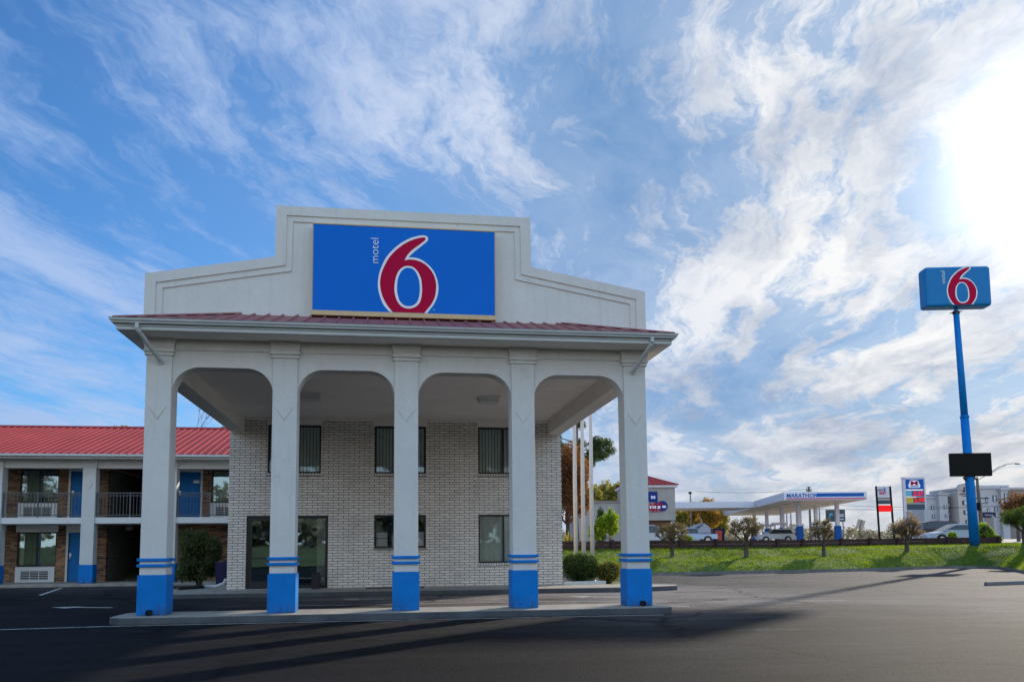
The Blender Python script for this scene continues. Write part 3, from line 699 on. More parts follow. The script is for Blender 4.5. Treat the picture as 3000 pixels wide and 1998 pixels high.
rib(g, (PX0,PY0,PZ+.01), (xm,yr,ridgez+.01), 0.06, 0.03); rib(g, (PX1,PY0,PZ+.01), (xm,yr,ridgez+.01), 0.06, 0.03)
g.build('roof', MT['roof_old'], por, fixn=False)
# ogee gutter on three sides, fascia below it
prof = [(0,0.09),(0.012,0.075),(0.012,0.055),(0.045,0.02),(0.05,0.0),(0.12,0.0),(0.12,0.09)]
gx0, gx1, gy0 = -0.735, 10.335, -0.735
g = MB(); rings = []
path = [((gx0,YB),(1,0)),((gx0,gy0),(1,1)),((gx1,gy0),(-1,1)),((gx1,YB),(-1,0))]
for (px, py), (ox, oy) in path: rings.append([(px+ox*a_, py+oy*a_, 5.615+b_) for a_, b_ in prof])
for k in range(3):
    A, B = rings[k], rings[k+1]; n_ = len(prof)
    g.add(A+B, [(i, (i+1) % n_, n_+(i+1) % n_, n_+i) for i in range(n_)])
g.build('gutter', MT['gutter'], por)
g = MB(); g.box(-0.60, 10.20, -0.60, -0.578, 5.505, 5.64); g.box(-0.622, -0.60, -0.60, YB, 5.505, 5.64); g.box(10.20, 10.222, -0.60, YB, 5.505, 5.64)
g.box(-0.64, 10.24, -0.625, -0.602, 5.575, 5.60)
g.build('fascia', MT['gutter'], por, bevel=0.004)
# downspouts running back from the gutter into the end columns
for x0, x1 in ((-0.235, 0.03), (9.785, 9.565)):
    g = MB(); g.tube([(x0,-0.66,5.62),(x0,-0.655,5.53),(x0+(x1-x0)*.05,-0.63,5.49),(x1,-0.06,5.06),(x1,0.03,5.04)], 0.042, 10)
    g.tube([(x1,-0.012,5.045),(x1,0.028,5.04)], 0.062, 12); g.build('downspout', MT['gutter'], por)
# stepped parapet with two recessed steps
def mirror(h): return h + [(9.6-x_, z_) for x_, z_ in reversed(h)]
OUTP = mirror([(-0.651,5.72),(-0.651,7.18),(2.0,7.655),(2.0,8.80)])
IN1 = mirror([(-0.432,5.72),(-0.432,6.995),(2.22,7.475),(2.235,8.592)])
IN2 = mirror([(-0.30,5.72),(-0.30,6.885),(2.345,7.36),(2.36,8.465)])
g = MB(); g.ribbon(OUTP, IN1, 1.20, 1.50); g.ribbon(IN1, IN2, 1.228, 1.50)
q = IN2
g.prism([q[0],q[1],q[2],(q[2][0],5.72)], 1.256, 1.5, 'y'); g.prism([(q[5][0],5.72),q[5],q[6],q[7]], 1.256, 1.5, 'y'); g.prism([(q[2][0],5.72),q[2],q[3],q[4],q[5],(q[5][0],5.72)], 1.256, 1.5, 'y')
g.build('parapet', MT['stucco'], por)
# ceiling lights under the portico
for x0 in (2.08, 6.88):
    g = MB(); g.box(x0, x0+0.58, 5.55, 6.1, 5.44, 5.498); g.frustum(x0+0.29, 5.825, 5.36, 5.44, 0.235, 0.22, 0.27, 0.255); g.box(x0+0.02, x0+0.56, 5.57, 6.08, 5.345, 5.36)
    g.build('ceiling_light', MT['white'], por, bevel=0.006)
# drain outlets at the feet of the end columns
for x0 in (-0.02, 9.64):
    g = MB(); g.tube([(x0,0.02,0.205),(x0,-0.10,0.195)], 0.055, 14, cap=False); g.tube([(x0,0.01,0.205),(x0,-0.06,0.198)], 0.045, 12); g.build('drain_outlet', MT['blackplastic'], por)

# ------------------------------------------------------------------ motel signs
OUT6 = [(-0.318,-0.013),(-0.468,0.162),(-0.556,0.39),(-0.589,0.594),(-0.566,0.828),(-0.498,1.037),(-0.399,1.236),(-0.25,1.412),(-0.075,1.563),(0.126,1.677),(0.328,1.739),(0.434,1.741),(0.493,1.694),(0.475,1.614),(0.353,1.504),(0.227,1.394),(0.127,1.298),(0.072,1.233),(0.19,1.235),(0.329,1.202),(0.48,1.104),(0.607,0.965),(0.683,0.799),(0.721,0.618),(0.703,0.409),(0.632,0.225),(0.531,0.079),(0.476,0.0)]
RED6 = [(-0.256,-0.013),(-0.393,0.164),(-0.494,0.366),(-0.54,0.596),(-0.521,0.816),(-0.453,1.013),(-0.349,1.212),(-0.212,1.374),(-0.037,1.526),(0.156,1.634),(0.341,1.692),(0.419,1.698),(0.444,1.668),(0.409,1.619),(0.303,1.528),(0.164,1.417),(0.051,1.294),(-0.019,1.161),(0.077,1.186),(0.203,1.183),(0.354,1.138),(0.493,1.039),(0.607,0.887),(0.663,0.72),(0.67,0.564),(0.645,0.381),(0.569,0.21),(0.469,0.077),(0.411,0.0)]
RING6 = [(-0.234,0.53),(-0.21,0.738),(-0.148,0.909),(-0.048,1.009),(0.052,1.039),(0.165,1.018),(0.266,0.926),(0.334,0.785),(0.36,0.63),(0.36,0.423),(0.318,0.24),(0.217,0.133),(0.08,0.09),(-0.057,0.124),(-0.158,0.224),(-0.215,0.376)]
CTR6 = [(-0.176,0.532),(-0.16,0.727),(-0.103,0.885),(-0.023,0.974),(0.057,0.998),(0.153,0.981),(0.233,0.898),(0.292,0.757),(0.312,0.615),(0.31,0.434),(0.267,0.264),(0.192,0.179),(0.08,0.142),(-0.04,0.171),(-0.12,0.264),(-0.163,0.404)]
from mathutils.geometry import tessellate_polygon
def flat(mb, pts, y, ox, oz, s=1.0, zmin=None, zmax=None):
    q = [(ox+s*a, oz+s*b) for a, b in pts]
    if zmin is not None: q = [(a, max(zmin, b)) for a, b in q]
    if zmax is not None: q = [(a, min(zmax, b)) for a, b in q]
    tr = tessellate_polygon([[Vector((a, b, 0)) for a, b in q]])
    vs = [(a, y, b) for a, b in q]
    fs = []
    for t in tr:
        (x0,_,y0),(x1,_,y1),(x2,_,y2) = [vs[i] for i in t]
        ar = (x1-x0)*(y2-y0)-(x2-x0)*(y1-y0)
        if abs(ar) < 1e-9: continue
        fs.append(tuple(t) if ar > 0 else tuple(reversed(t)))
    mb.add(vs, fs)
def numeral(parent, y, ox, oz, s=1.0, zmin=None, zmax=None, back='signblue'):
    g = MB()
    g.slot(0); flat(g, smoothpts(OUT6, 5, True, (0, 17, 27)), y-0.003, ox, oz, s, zmin, zmax)
    g.slot(1); flat(g, smoothpts(RED6, 5, True, (0, 17, 28)), y-0.006, ox, oz, s, zmin, zmax)
    g.slot(0); flat(g, smoothpts(RING6, 5), y-0.009, ox, oz, s)
    g.slot(2); flat(g, smoothpts(CTR6, 5), y-0.012, ox, oz, s)
    return g.build('numeral', [MT['signwhite'], MT['signred'], MT[back]], parent, fixn=False)
ws = thing('wall_sign', 'large blue sign with a red six and vertical lettering on the stepped parapet', 'sign', (4.785, 1.0, 6.45))
g = MB(); g.box(-1.985, 1.985, 0.01, 0.25, -0.105, 1.93); g.box(-1.985, 1.985, -0.02, 0.0098, -0.11, -0.004); g.box(-1.985, 1.985, -0.015, 0.0098, 1.893, 1.925)
g.build('cabinet', MT['cream'], ws, bevel=0.006)
g = MB(); g.box(-1.965, 1.965, -0.006, 0.0085, 0.0, 1.889); g.build('face_panel', MT['signblue'], ws)
numeral(ws, -0.006, 0, 0, 1.0, zmin=0.004)
g = MB(); addtext(g, 'motel', -0.665, -0.011, 1.355, w=0.555, rot=PI/2, thick=-0.012); dg_ = MB(); flat(dg_, [(0.627+0.02*math.cos(t*PI/6), 0.082+0.02*math.sin(t*PI/6)) for t in range(12)], -0.012, 0, 0); dg_.build('registered_mark', MT['cyan'], ws, fixn=False)
g.build('lettering', MT['signwhite'], ws)

def poleseg(mb, z0, z1, r0, r1, top):
    mb.tube([(0,0,z0),(0,0,z1)], [r0, r1], 18)
ps = thing('pole_sign', 'tall blue pole carrying a boxy blue sign with red six and a dark message board', 'pole sign', (38.41, 27.81, 1.2), math.radians(-11))
lean = -0.26/14.0
g = MB(); g.tube([(0,0,-0.3),(lean*3.9,0,3.9),(lean*7.65,0,7.65)], [0.275,0.25,0.235], 20); g.tube([(lean*7.6,0,7.6),(lean*7.72,0,7.72)], 0.255, 20)
g.tube([(lean*7.65,0,7.65),(lean*11,0,11),(lean*14.1,0,14.1)], [0.205,0.185,0.165], 20); g.tube([(lean*14.1,0,14.1),(lean*14.9,0,14.9)], 0.11, 14)
g.build('pole', MT['blue'], ps, smooth=False)
for po in ps.children: 
    for pf in po.data.polygons: pf.use_smooth = len(pf.vertices) == 4
g = MB(); g.add([(-0.42,-0.02,13.92),(-0.30,-0.25,14.0),(0.34,-0.2,14.04),(0.44,0.02,14.1),(0.30,0.25,14.06),(-0.34,0.2,13.98)], [(0,1,2,3,4,5)]); g.tube([(0,0,13.9),(0,0,14.06)], 0.2, 12)
oc = g.build('collar', MT['black'], ps); oc.location = (lean*14, 0, 0)
hd = MB(); hd.box(-1.92, 1.92, -0.5, 0.5, 14.26, 16.70)
ho = hd.build('sign_box', MT['poleblue'], ps, bevel=0.17); ho.location = (lean*15.6+0.02, 0, 0); ho.modifiers[0].segments = 4
n6 = numeral(ps, -0.502, 0.12+lean*15.6, 14.30, 1.36, zmin=14.34, zmax=16.62, back='poleblue')
g = MB(); addtext(g, 'motel', -0.86+lean*15.6, -0.508, 16.04, w=0.76, rot=PI/2, thick=-0.012); g.build('lettering', MT['signwhite'], ps)
mb_ = MB(); mb_.box(-1.17, 1.17, -0.30, -0.02, 4.10, 5.46); bo = mb_.build('message_board', MT['charcoal'], ps, bevel=0.02); bo.location = (lean*4.8, -0.06, 0)
g = MB(); g.box(-1.12, 1.12, -0.306, -0.302, 4.15, 5.41); fo = g.build('screen', MT['charcoal'], bo)
g = MB(); g.tube([(-0.35,-0.02,3.93),(0.45,-0.02,3.95)], 0.05, 8); g.box(-0.3,0.3,-0.05,0.2,3.98,4.1); g.build('bracket', MT['black'], bo)

# ------------------------------------------------------------------ guest-room wing
wing = thing('guest_room_wing', 'two-storey brick motel wing with red metal roof, galleries and blue doors', 'building')
WX0, WX1, YC, YW = -24.0, -0.5, 18.3, 20.2
cols_x = [-17.7, -14.25, -10.80, -7.35, -4.27]
W2 = [(-10.67, -9.17), (-3.05, -1.55), (-14.12, -12.62)]; D2 = [(-8.70, -7.78), (-4.43, -3.51), (-12.15, -11.23)]
opsW = []
for a, b in W2: opsW += [(a, b, 3.39, 4.77)] + ([] if a == -3.05 else [(a, b, 0.77, 2.17)])
for a, b in D2: opsW += [(a, b, 2.72, 4.70), (a, b, 0.125, 2.15)]
opsW = [o for o in opsW if not (o[0] == -4.43 and o[2] < 1)] 
BRX = (-7.21, -4.62)
opsW += [(BRX[0], BRX[1], 0.12, 2.44), (BRX[0], BRX[1], 2.72, 4.83)]
opsW = [o for o in opsW if not (o[0] == -4.43 and o[2] < 2)]
g = MB(); wall(g, WX0, WX1, 0.12, 4.85, YW, YW+0.22, opsW)
g.build('brick_wall', MT['brownbrick'], wing, fixn=False)
# breezeway return walls, ceiling and dark end
g = MB()
g.slot(0); g.box(BRX[0]-0.1, BRX[0]-0.004, YW+0.22, 28.5, 0.12, 4.85); g.box(BRX[1]+0.004, BRX[1]+0.1, YW+0.22, 28.5, 0.12, 4.85)
g.slot(1); g.box(BRX[0]-0.1, BRX[1]+0.1, 28.5, 28.6, 0.12, 4.85); g.box(BRX[0], BRX[1], YW+0.225, 28.5, 2.45, 2.70); g.box(BRX[0], BRX[1], YW+0.225, 28.5, 4.86, 4.9)
g.build('breezeway', [MT['greybrick'], MT['dark']], wing)
g = MB(); g.frustum(-6.85, 22.0, 2.28, 2.42, 0.10, 0.10, 0.14, 0.14); g.tube([(-6.85,22,2.42),(-6.85,22,2.449)], 0.07, 10); g.build('ceiling_lamp', MT['white'], wing)
g = MB(); g.box(WX0, WX1, YW+0.23, 29.0, 0.0, 0.02)
g.box(WX0, BRX[0]-0.12, 20.9, 21.0, 0.12, 4.85); g.box(BRX[1]+0.12, WX1, 20.9, 21.0, 0.12, 4.85)
g.box(WX0, WX1, 29.0, 29.1, 0.0, 5.0); g.build('interior', MT['dark'], wing)
g = MB(); g.box(WX0, WX1, YC+0.05, YW-0.003, 2.461, 2.706); g.build('gallery_floor', MT['white'], wing, bevel=0.008)
g = MB(); g.box(WX0, WX1, YC+0.04, YC+0.40, 4.66, 4.99); g.box(WX0, WX1, YC+0.02, YC+0.0385, 4.84, 4.985); g.build('fascia_beam', MT['stucco'], wing, bevel=0.006)
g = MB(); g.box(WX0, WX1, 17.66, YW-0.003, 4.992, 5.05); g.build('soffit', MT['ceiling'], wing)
g = MB(); g.box(WX0, WX1, 17.50, 17.62, 5.055, 5.145); g.build('gutter', MT['gutter'], wing, bevel=0.012)
# trapezoid-ribbed red roof, two slopes
g = MB(); y0, z0, y1, z1 = 17.55, 5.15, 24.5, 7.16
xs = WX0; nr = 0
while xs < WX1-0.01:
    pts = [(xs,0),(xs+0.215,0),(xs+0.235,0.024),(xs+0.28,0.024),(min(xs+0.30,WX1),0)]
    for (xa, ha), (xb, hb) in zip(pts[:-1], pts[1:]):
        g.quad((xa,y0,z0+ha),(xb,y0,z0+hb),(xb,y1,z1+hb),(xa,y1,z1+ha)); g.quad((xa,y1,z1+ha),(xb,y1,z1+hb),(xb,31.5,z0+hb),(xa,31.5,z0+ha))
    xs += 0.30
g.quad((WX0,y0,z0-.02),(WX1,y0,z0-.02),(WX1,y1,z1-.02),(WX0,y1,z1-.02))
ro = g.build('roof', MT['roof'], wing, fixn=False)
g = MB(); g.prism([(24.3,7.12),(24.5,7.235),(24.7,7.12),(24.5,7.15)], WX0, WX1, 'x'); g.build('ridge_cap', MT['roof'], ro)
wf = None
for x in cols_x:
    if wf is None:
        g = MB(); g.box(-0.25, 0.25, YC, YC+0.45, 0.84, 4.70); diamond(g, 0, 4.05, 0.15, 0.22, YC, 0.02)
        wf = g.build('column', MT['stucco'], wing, bevel=0.012); wf.location = (x, 0, 0)
        g = MB(); g.box(-0.27, 0.27, YC-0.02, YC+0.47, 0.121, 0.84); g.build('column_base', MT['blue'], wf, bevel=0.012)
        g = MB(); g.box(-0.28,0.28,YC-0.03,YC+0.48,4.69,4.73); g.box(-0.26,0.26,YC-0.01,YC+0.46,4.73,4.76); g.box(-0.30,0.30,YC-0.05,YC+0.5,4.76,4.82); g.frustum(0,YC+0.225,4.82,4.99,0.28,0.255,0.32,0.295)
        g.build('capital', MT['stucco'], wf, bevel=0.006)
    else:
        c_ = dup(wf, wing); c_.location = (x, 0, 0)
# gallery railings
for xa, xb in ((-14.0,-11.05),(-10.55,-7.60),(-7.10,-4.52),(-4.02,-0.6)):
    g = MB(); yy = YC+0.13
    g.box(xa, xb, yy-0.025, yy+0.025, 3.66, 3.70); g.box(xa, xb, yy-0.015, yy+0.015, 2.78, 2.81); g.box(xa, xb, yy-0.015, yy+0.015, 3.56, 3.585)
    n_ = int((xb-xa)/0.125)
    for k in range(n_+1):
        x = xa+0.02+(xb-xa-0.04)*k/n_; w_ = 0.024 if k % 10 == 0 else 0.009
        g.box(x-w_, x+w_, yy-w_, yy+w_, 2.706 if w_ > .02 else 2.81, 3.66)
    g.build('railing', MT['rail'], wing)
def wing_window(a, b, c, d, ac):
    y = YW+0.05; fr = 0.05
    w = MB(); w.box(a, a+fr, y, y+0.06, c, d); w.box(b-fr, b, y, y+0.06, c, d); w.box(a+fr, b-fr, y, y+0.06, c, c+fr); w.box(a+fr, b-fr, y, y+0.06, d-fr, d); m_ = (a+b)/2; w.box(m_-.03, m_+.03, y+.003, y+.057, c+fr, d-fr)
    fo = w.build('window', MT['black'], wing)
    p = MB(); p.quad((a+fr,y+.03,c+fr),(b-fr,y+.03,c+fr),(b-fr,y+.03,d-fr),(a+fr,y+.03,d-fr)); p.build('pane', MT['glass2'], fo, fixn=False)
    s_ = MB(); n_ = 40; xe = m_+0.02
    for k in range(n_):
        x0, x1 = a+fr+(xe-a-fr)*k/n_, a+fr+(xe-a-fr)*(k+1)/n_; q0, q1 = .03*math.sin(k*0.95), .03*math.sin((k+1)*.95)
        s_.quad((x0,y+.14+q0,c+.02),(x1,y+.14+q1,c+.02),(x1,y+.14+q1,d-.02),(x0,y+.14+q0,d-.02))
    s_.build('curtain', MT['curtain'], fo, fixn=False, smooth=True)
    a0, a1, c0, c1 = a-0.02, b-0.01, ac, c-0.015
    w = MB(); w.box(a0, a1, YW-0.06, YW-0.003, c0, c1)
    ao = w.build('air_conditioner', MT['white'], wing, bevel=0.008)
    gl = MB(); gw0, gw1, gz0, gz1 = a0+0.22, a1-0.24, c0+0.10, c1-0.17
    gl.box(gw0, gw1, YW-0.0640, YW-0.0605, gz0, gz1); go = gl.build('grille', MT['blackplastic'], ao)
    sl = MB(); n_ = 5
    for k in range(n_): 
        z = gz0+(gz1-gz0)*(k+.5)/n_; sl.box(gw0, gw1, YW-0.0695, YW-0.0665, z-.010, z+.010)
    for k in (1, 2): x = gw0+(gw1-gw0)*k/3; sl.box(x-.012, x+.012, YW-0.073, YW-0.0697, gz0, gz1)
    sl.build('louvre', MT['white'], ao)
for a, b in W2: wing_window(a, b, 3.39, 4.77, 2.73); (wing_window(a, b, 0.77, 2.17, 0.125) if a != -3.05 else None)
def wing_door(a, b, c, d, num):
    y = YW+0.06
    w = MB(); w.box(a-0.09, a-0.002, YW-0.02, y+0.05, c, d+0.07); w.box(b+0.002, b+0.09, YW-0.02, y+0.05, c, d+0.07); w.box(a-0.002, b+0.002, YW-0.02, y+0.05, d+0.002, d+0.07)
    fo = w.build('door_frame', MT['stucco'], wing, bevel=0.004)
    dd = MB(); dd.box(a, b, y, y+0.045, c+0.01, d)
    for (u0, u1) in ((0.12,0.45),(0.55,0.88)):
        for (v0, v1) in ((0.07,0.42),(0.48,0.74),(0.79,0.94)):
            xa, xb = a+(b-a)*u0, a+(b-a)*u1; za, zb = c+(d-c)*v0, c+(d-c)*v1
            dd.frustum_y = None
            dd.box(xa, xb, y-0.012, y-0.0002, za, zb)
    do = dd.build('door', MT['door'], wing, bevel=0.006)
    h = MB(); h.tube([(a+0.07,y,c+0.98),(a+0.07,y-0.06,c+0.98)], 0.022, 10); h.tube([(a+0.07,y-0.06,c+0.98),(a+0.15,y-0.06,c+0.98)], 0.011, 8); h.box(a+0.03,a+0.11,y-0.014,y,c+1.03,c+1.17); h.build('handle', MT['stainless'], do)
    h = MB(); h.box(b-0.30, b-0.06, y-0.02, y-0.0125, c+1.50, c+1.62); po = h.build('number_plate', MT['white'], do)
    del num
for (a, b) in D2:
    wing_door(a, b, 2.72, 4.70, '')
    if a != -4.43: wing_door(a, b, 0.125, 2.15, '')
# plain lintel panels over ground-floor openings
g = MB()
for a, b in (W2[0], W2[2]): g.box(a-.06, b+.06, YW-.03, YW-.004, 2.18, 2.455)
for a, b in D2:
    if a != -4.43: g.box(a-.10, b+.12, YW-.03, YW-.004, 2.225, 2.455)
g.build('lintel', MT['ceiling'], wing)

# ------------------------------------------------------------------ small things by the lobby
g = MB(); g.frustum(2.21, 9.86, 0.142, 0.62, 0.105, 0.10, 0.12, 0.115); g.box(2.085, 2.335, 9.74, 9.98, 0.62, 0.645)
tag(g.build('ash_bin', MT['blackplastic'], bevel=0.01), 'small black waste bin standing beside the lobby glass', 'bin')
g = MB(); g.box(3.75, 5.55, 9.62, 9.98, 0.142, 0.165)
tag(g.build('floor_mat', MT['blackplastic'], bevel=0.006), 'flat black mat lying on the lobby walkway behind the middle column', 'mat')
tb = thing('trash_can', 'dark navy wheeled trash can between the leafy shrub and the brick corner', 'trash can', (-1.40, 14.1, 0.14))
g = MB(); g.frustum(0, 0, 0.03, 0.76, 0.15, 0.2, 0.19, 0.24); g.build('bin_body', MT['navy'], tb, bevel=0.02)
g = MB(); g.frustum(0, 0, 0.762, 0.82, 0.205, 0.26, 0.17, 0.2); g.build('lid', MT['navy'], tb, bevel=0.015)
for s_ in (-1, 1):
    g = MB(); g.tube([(s_*0.13,0.19,0.08),(s_*0.17,0.19,0.08)], 0.08, 14); g.build('wheel', MT['rubber'], tb)
dp = thing('drain_pipe', 'white downspout pipe lying from the brick corner with a black corrugated end', 'pipe', (0, 0, 0))
g = MB(); g.tube([(-0.56,10.35,0.46),(-0.62,10.42,0.34),(-0.9,10.7,0.24),(-1.5,11.6,0.21)], 0.05, 10); g.build('pipe', MT['gutter'], dp, smooth=True)
g = MB(); pts = [(-1.45+(-2.02+1.45)*t/30, 11.5+(10.6-11.5)*t/30, 0.205) for t in range(31)]
g.tube(pts, [0.062 if t % 2 else 0.052 for t in range(31)], 10); g.build('corrugated_end', MT['blackplastic'], dp)
g = MB(); g.box(10.17, 11.72, 10.42, 10.62, 0.10, 0.22); o = g.build('edging_stone', MT['white'], bevel=0.02)
for v in o.data.vertices: v.co.y += (v.co.x-10.17)*0.25
tag(o, 'white edging stone in front of the rounded shrubs', 'edging stone')

# flagpoles
fp0 = None
for i, x in enumerate((11.13, 11.42, 11.74)):
    y = 12.75
    lab = ('leftmost bare flagpole, nearest the brick corner', 'middle one of the three bare white flagpoles', 'rightmost bare flagpole, the farthest from the brick corner')[i]
    if fp0 is None:
        fp0 = thing('flagpole', lab, 'flagpole', (x, y, 0.1), 0, 'bare white flagpoles beside the office')
        g = MB(); g.tube([(0,0,0),(0,0,3.5),(0.02,0,6.0),(0.03,0,8.6)], [0.078,0.072,0.062,0.045], 16, True); g.build('shaft', MT['flagpole'], fp0, smooth=True)
        g = MB(); g.tube([(0.075,-0.02,1.42),(0.115,-0.02,1.42)], 0.014, 6); g.tube([(0.11,-0.02,1.34),(0.11,-0.02,1.50)], 0.012, 6); g.build('cleat', MT['polegrey'], fp0)
        g = MB(); g.tube([(0,0,-.02),(0,0,0.08)], [0.17,0.10], 16); g.build('flash_collar', MT['polegrey'], fp0)
    else:
        c_ = dup(fp0); c_.location = (x, y, 0.1); c_['label'] = lab

# ------------------------------------------------------------------ shrubs and trees
def shrub(name, label, cat, loc, rad, n, leaf, mat, seed, group=None, box=0.0, shell=0.8, core=True):
    t = thing(name, label, cat, loc, 0, group); rx, ry, rz = rad
    rng = random.Random(seed); cl = [((0,0,rz), (rx*.93,ry*.93,rz*.93))]
    if box:
        cl = [((rng.uniform(-.62,.62)*rx, rng.uniform(-.55,.55)*ry, rz*rng.uniform(.25,1.72)), (rx*.36, ry*.4, rz*.28)) for _ in range(34)]
    for k in range(16):
        if box: break
        a = rng.random()*2*PI; e = rng.uniform(-0.2, 1.0); q = math.sqrt(max(0, 1-e*e))
        f = rng.uniform(0.25, 0.42)
        cl.append(((rx*.68*q*math.cos(a), ry*.68*q*math.sin(a), rz+rz*.68*e), (rx*f, ry*f, rz*f)))
    V = leaves(cl, n, leaf, seed, shell=shell); V[:, 2] = np.maximum(V[:, 2], 0.02)
    leafobj('foliage', V, LF[mat], t)
    g = MB()
    for k in range(5):
        a = k*1.257; g.tube([(0.05*math.cos(a),0.05*math.sin(a),-0.05),(rx*.3*math.cos(a),ry*.3*math.sin(a),rz*.7),(rx*.55*math.cos(a),ry*.55*math.sin(a),rz*1.25)], [0.03,0.022,0.01], 6)
    g.build('stem', MT['darkbark'], t)
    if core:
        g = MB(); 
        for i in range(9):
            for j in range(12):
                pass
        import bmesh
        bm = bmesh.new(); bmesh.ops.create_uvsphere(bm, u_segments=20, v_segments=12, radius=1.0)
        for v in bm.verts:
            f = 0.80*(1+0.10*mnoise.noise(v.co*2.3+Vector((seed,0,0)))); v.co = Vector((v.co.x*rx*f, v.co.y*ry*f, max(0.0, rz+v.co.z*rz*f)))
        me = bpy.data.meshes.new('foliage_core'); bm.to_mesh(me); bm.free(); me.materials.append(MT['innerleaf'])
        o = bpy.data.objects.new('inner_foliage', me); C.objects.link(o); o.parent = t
    return t
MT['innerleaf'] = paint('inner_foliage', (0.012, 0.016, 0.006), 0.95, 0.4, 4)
shrub('clipped_shrub', 'dark green clipped round shrub against the office corner', 'shrub', (11.08,11.75,0.1), (0.72,0.68,0.53), 9000, 0.030, 'hedge', 3, 'clipped shrubs below the flagpoles', shell=0.86)
shrub('clipped_shrub', 'smaller golden-green clipped shrub right of the dark round one', 'shrub', (11.98,11.45,0.1), (0.46,0.45,0.385), 5200, 0.026, 'gold', 5, 'clipped shrubs below the flagpoles', shell=0.86)
shrub('leafy_shrub', 'tall loose dark shrub beside the navy trash can', 'shrub', (-2.30,14.75,0.12), (0.86,0.7,1.04), 15000, 0.042, 'wild', 8, shell=0.25, box=1, core=False)

def branch(mb, p, d, L, r, lvl, rng, ends, spread=0.7, up=0.15):
    q = p + d*L*0.5 + Vector((rng.uniform(-1,1),rng.uniform(-1,1),rng.uniform(-.3,.6)))*L*0.07; e = p + d*L
    mb.tube([p, q, e], [r, r*.82, r*.62], 7 if lvl > 1 else 5)
    if lvl == 0: ends.append(e); return
    for k in range(3 if lvl > 1 else rng.choice((2, 3))):
        nd = (d + Vector((rng.uniform(-1,1),rng.uniform(-1,1),rng.uniform(-.4,.8)+up))*spread).normalized()
        branch(mb, e, nd, L*rng.uniform(.58,.8), r*.6, lvl-1, rng, ends, spread, up)
    ends.append(e)
def tree(name, label, cat, loc, h, crown, n, leaf, mat, seed, trunk=0.12, bark='bark', group=None, lvl=3, shell=0.35, clump=0.34, spread=0.7, trunkfrac=None, lean=(0,0)):
    """crown = (centre height, rx, rz); limbs reach into leaf clumps that fill an uneven crown"""
    t = thing(name, label, cat, loc, 0, group); rng = random.Random(seed); zc, rx, rz = crown
    g = MB(); ends = []; tf = trunkfrac or max(0.2, zc-rz*0.75)
    g.tube([(0,0,-.15),(lean[0]*.4,lean[1]*.4,tf*.5),(lean[0],lean[1],tf)], [trunk*1.25, trunk, trunk*.85], 10)
    for k in range(4):
        a = k*PI/2+rng.uniform(-.4,.4); d = Vector((math.cos(a)*.75, math.sin(a)*.75, rng.uniform(.6,1.1))).normalized()
        branch(g, Vector((lean[0],lean[1],tf-.05)), d, rx*0.45, trunk*.55, lvl-1, rng, ends, spread)
    branch(g, Vector((lean[0],lean[1],tf-.05)), Vector((0,0,1)), rz*0.5, trunk*.6, lvl-1, rng, ends, spread)
    g.build('trunk', MT[bark], t, smooth=True, fixn=False)
    cl = []
    for k in range(26):
        a = rng.random()*2*PI; e = rng.uniform(-.85, 1); q = math.sqrt(1-e*e); f = rng.uniform(.45, .95)
        s_ = clump*rng.uniform(.65, 1.25)
        cl.append(((lean[0]+rx*f*q*math.cos(a)*.8, lean[1]+rx*f*q*math.sin(a)*.8, zc+rz*f*e*.8), (rx*s_, rx*s_, rz*s_)))
    for e in ends[::3]:
        k = Vector((e.x-lean[0])/rx if 0 else ((e.x-lean[0])/rx, (e.y-lean[1])/rx, (e.z-zc)/rz))
        if k.length < 1.0: cl.append((tuple(e), (rx*clump*.6, rx*clump*.6, rz*clump*.6)))
    leafobj('crown', leaves(cl, n, leaf, seed, shell=shell), LF[mat], t)
    return t
def bankz(x, y):
    best = None
    for row in BP:
        for p in row:
            d = (p.x-x)**2+(p.y-y)**2
            if best is None or d < best[0]: best = (d, p.z)
    return best[1]
# five pollarded small trees along the bank
GB = 'small pruned trees along the grass bank'
tree('pruned_tree', 'small pruned tree with sparse olive leaves in front of the white pickup', 'tree', (19.05,25.15,0.76), 2.0, (1.36,0.98,0.80), 3000, 0.042, 'topiary', 11, 0.10, group=GB, clump=.26, shell=.1, trunkfrac=.62)
tree('pruned_tree', 'small pruned tree with bare forked trunk left of the gas canopy columns', 'tree', (23.05,25.0,0.70), 2.0, (1.56,1.12,0.92), 3600, 0.042, 'topiary', 12, 0.12, group=GB, clump=.25, shell=.1, trunkfrac=.75)
tree('pruned_tree', 'thin pruned tree under the right end of the gas canopy', 'tree', (28.0,26.1,0.745), 2.0, (1.46,0.95,0.84), 2300, 0.042, 'topiary', 13, 0.10, group=GB, clump=.24, shell=.1, trunkfrac=.7)
tree('pruned_tree', 'wide pinkish-brown pruned tree below the price sign', 'tree', (34.0,27.7,0.75), 2.2, (1.68,1.38,1.02), 5200, 0.044, 'pinkish', 14, 0.13, group=GB, clump=.25, shell=.1, trunkfrac=.72)
tree('pruned_tree', 'dense dark green pruned tree at the right edge of the bank', 'tree', (39.3,25.0,1.05), 2.4, (1.72,1.22,0.98), 9000, 0.048, 'green', 15, 0.12, group=GB, clump=.34, shell=.3, trunkfrac=.85)
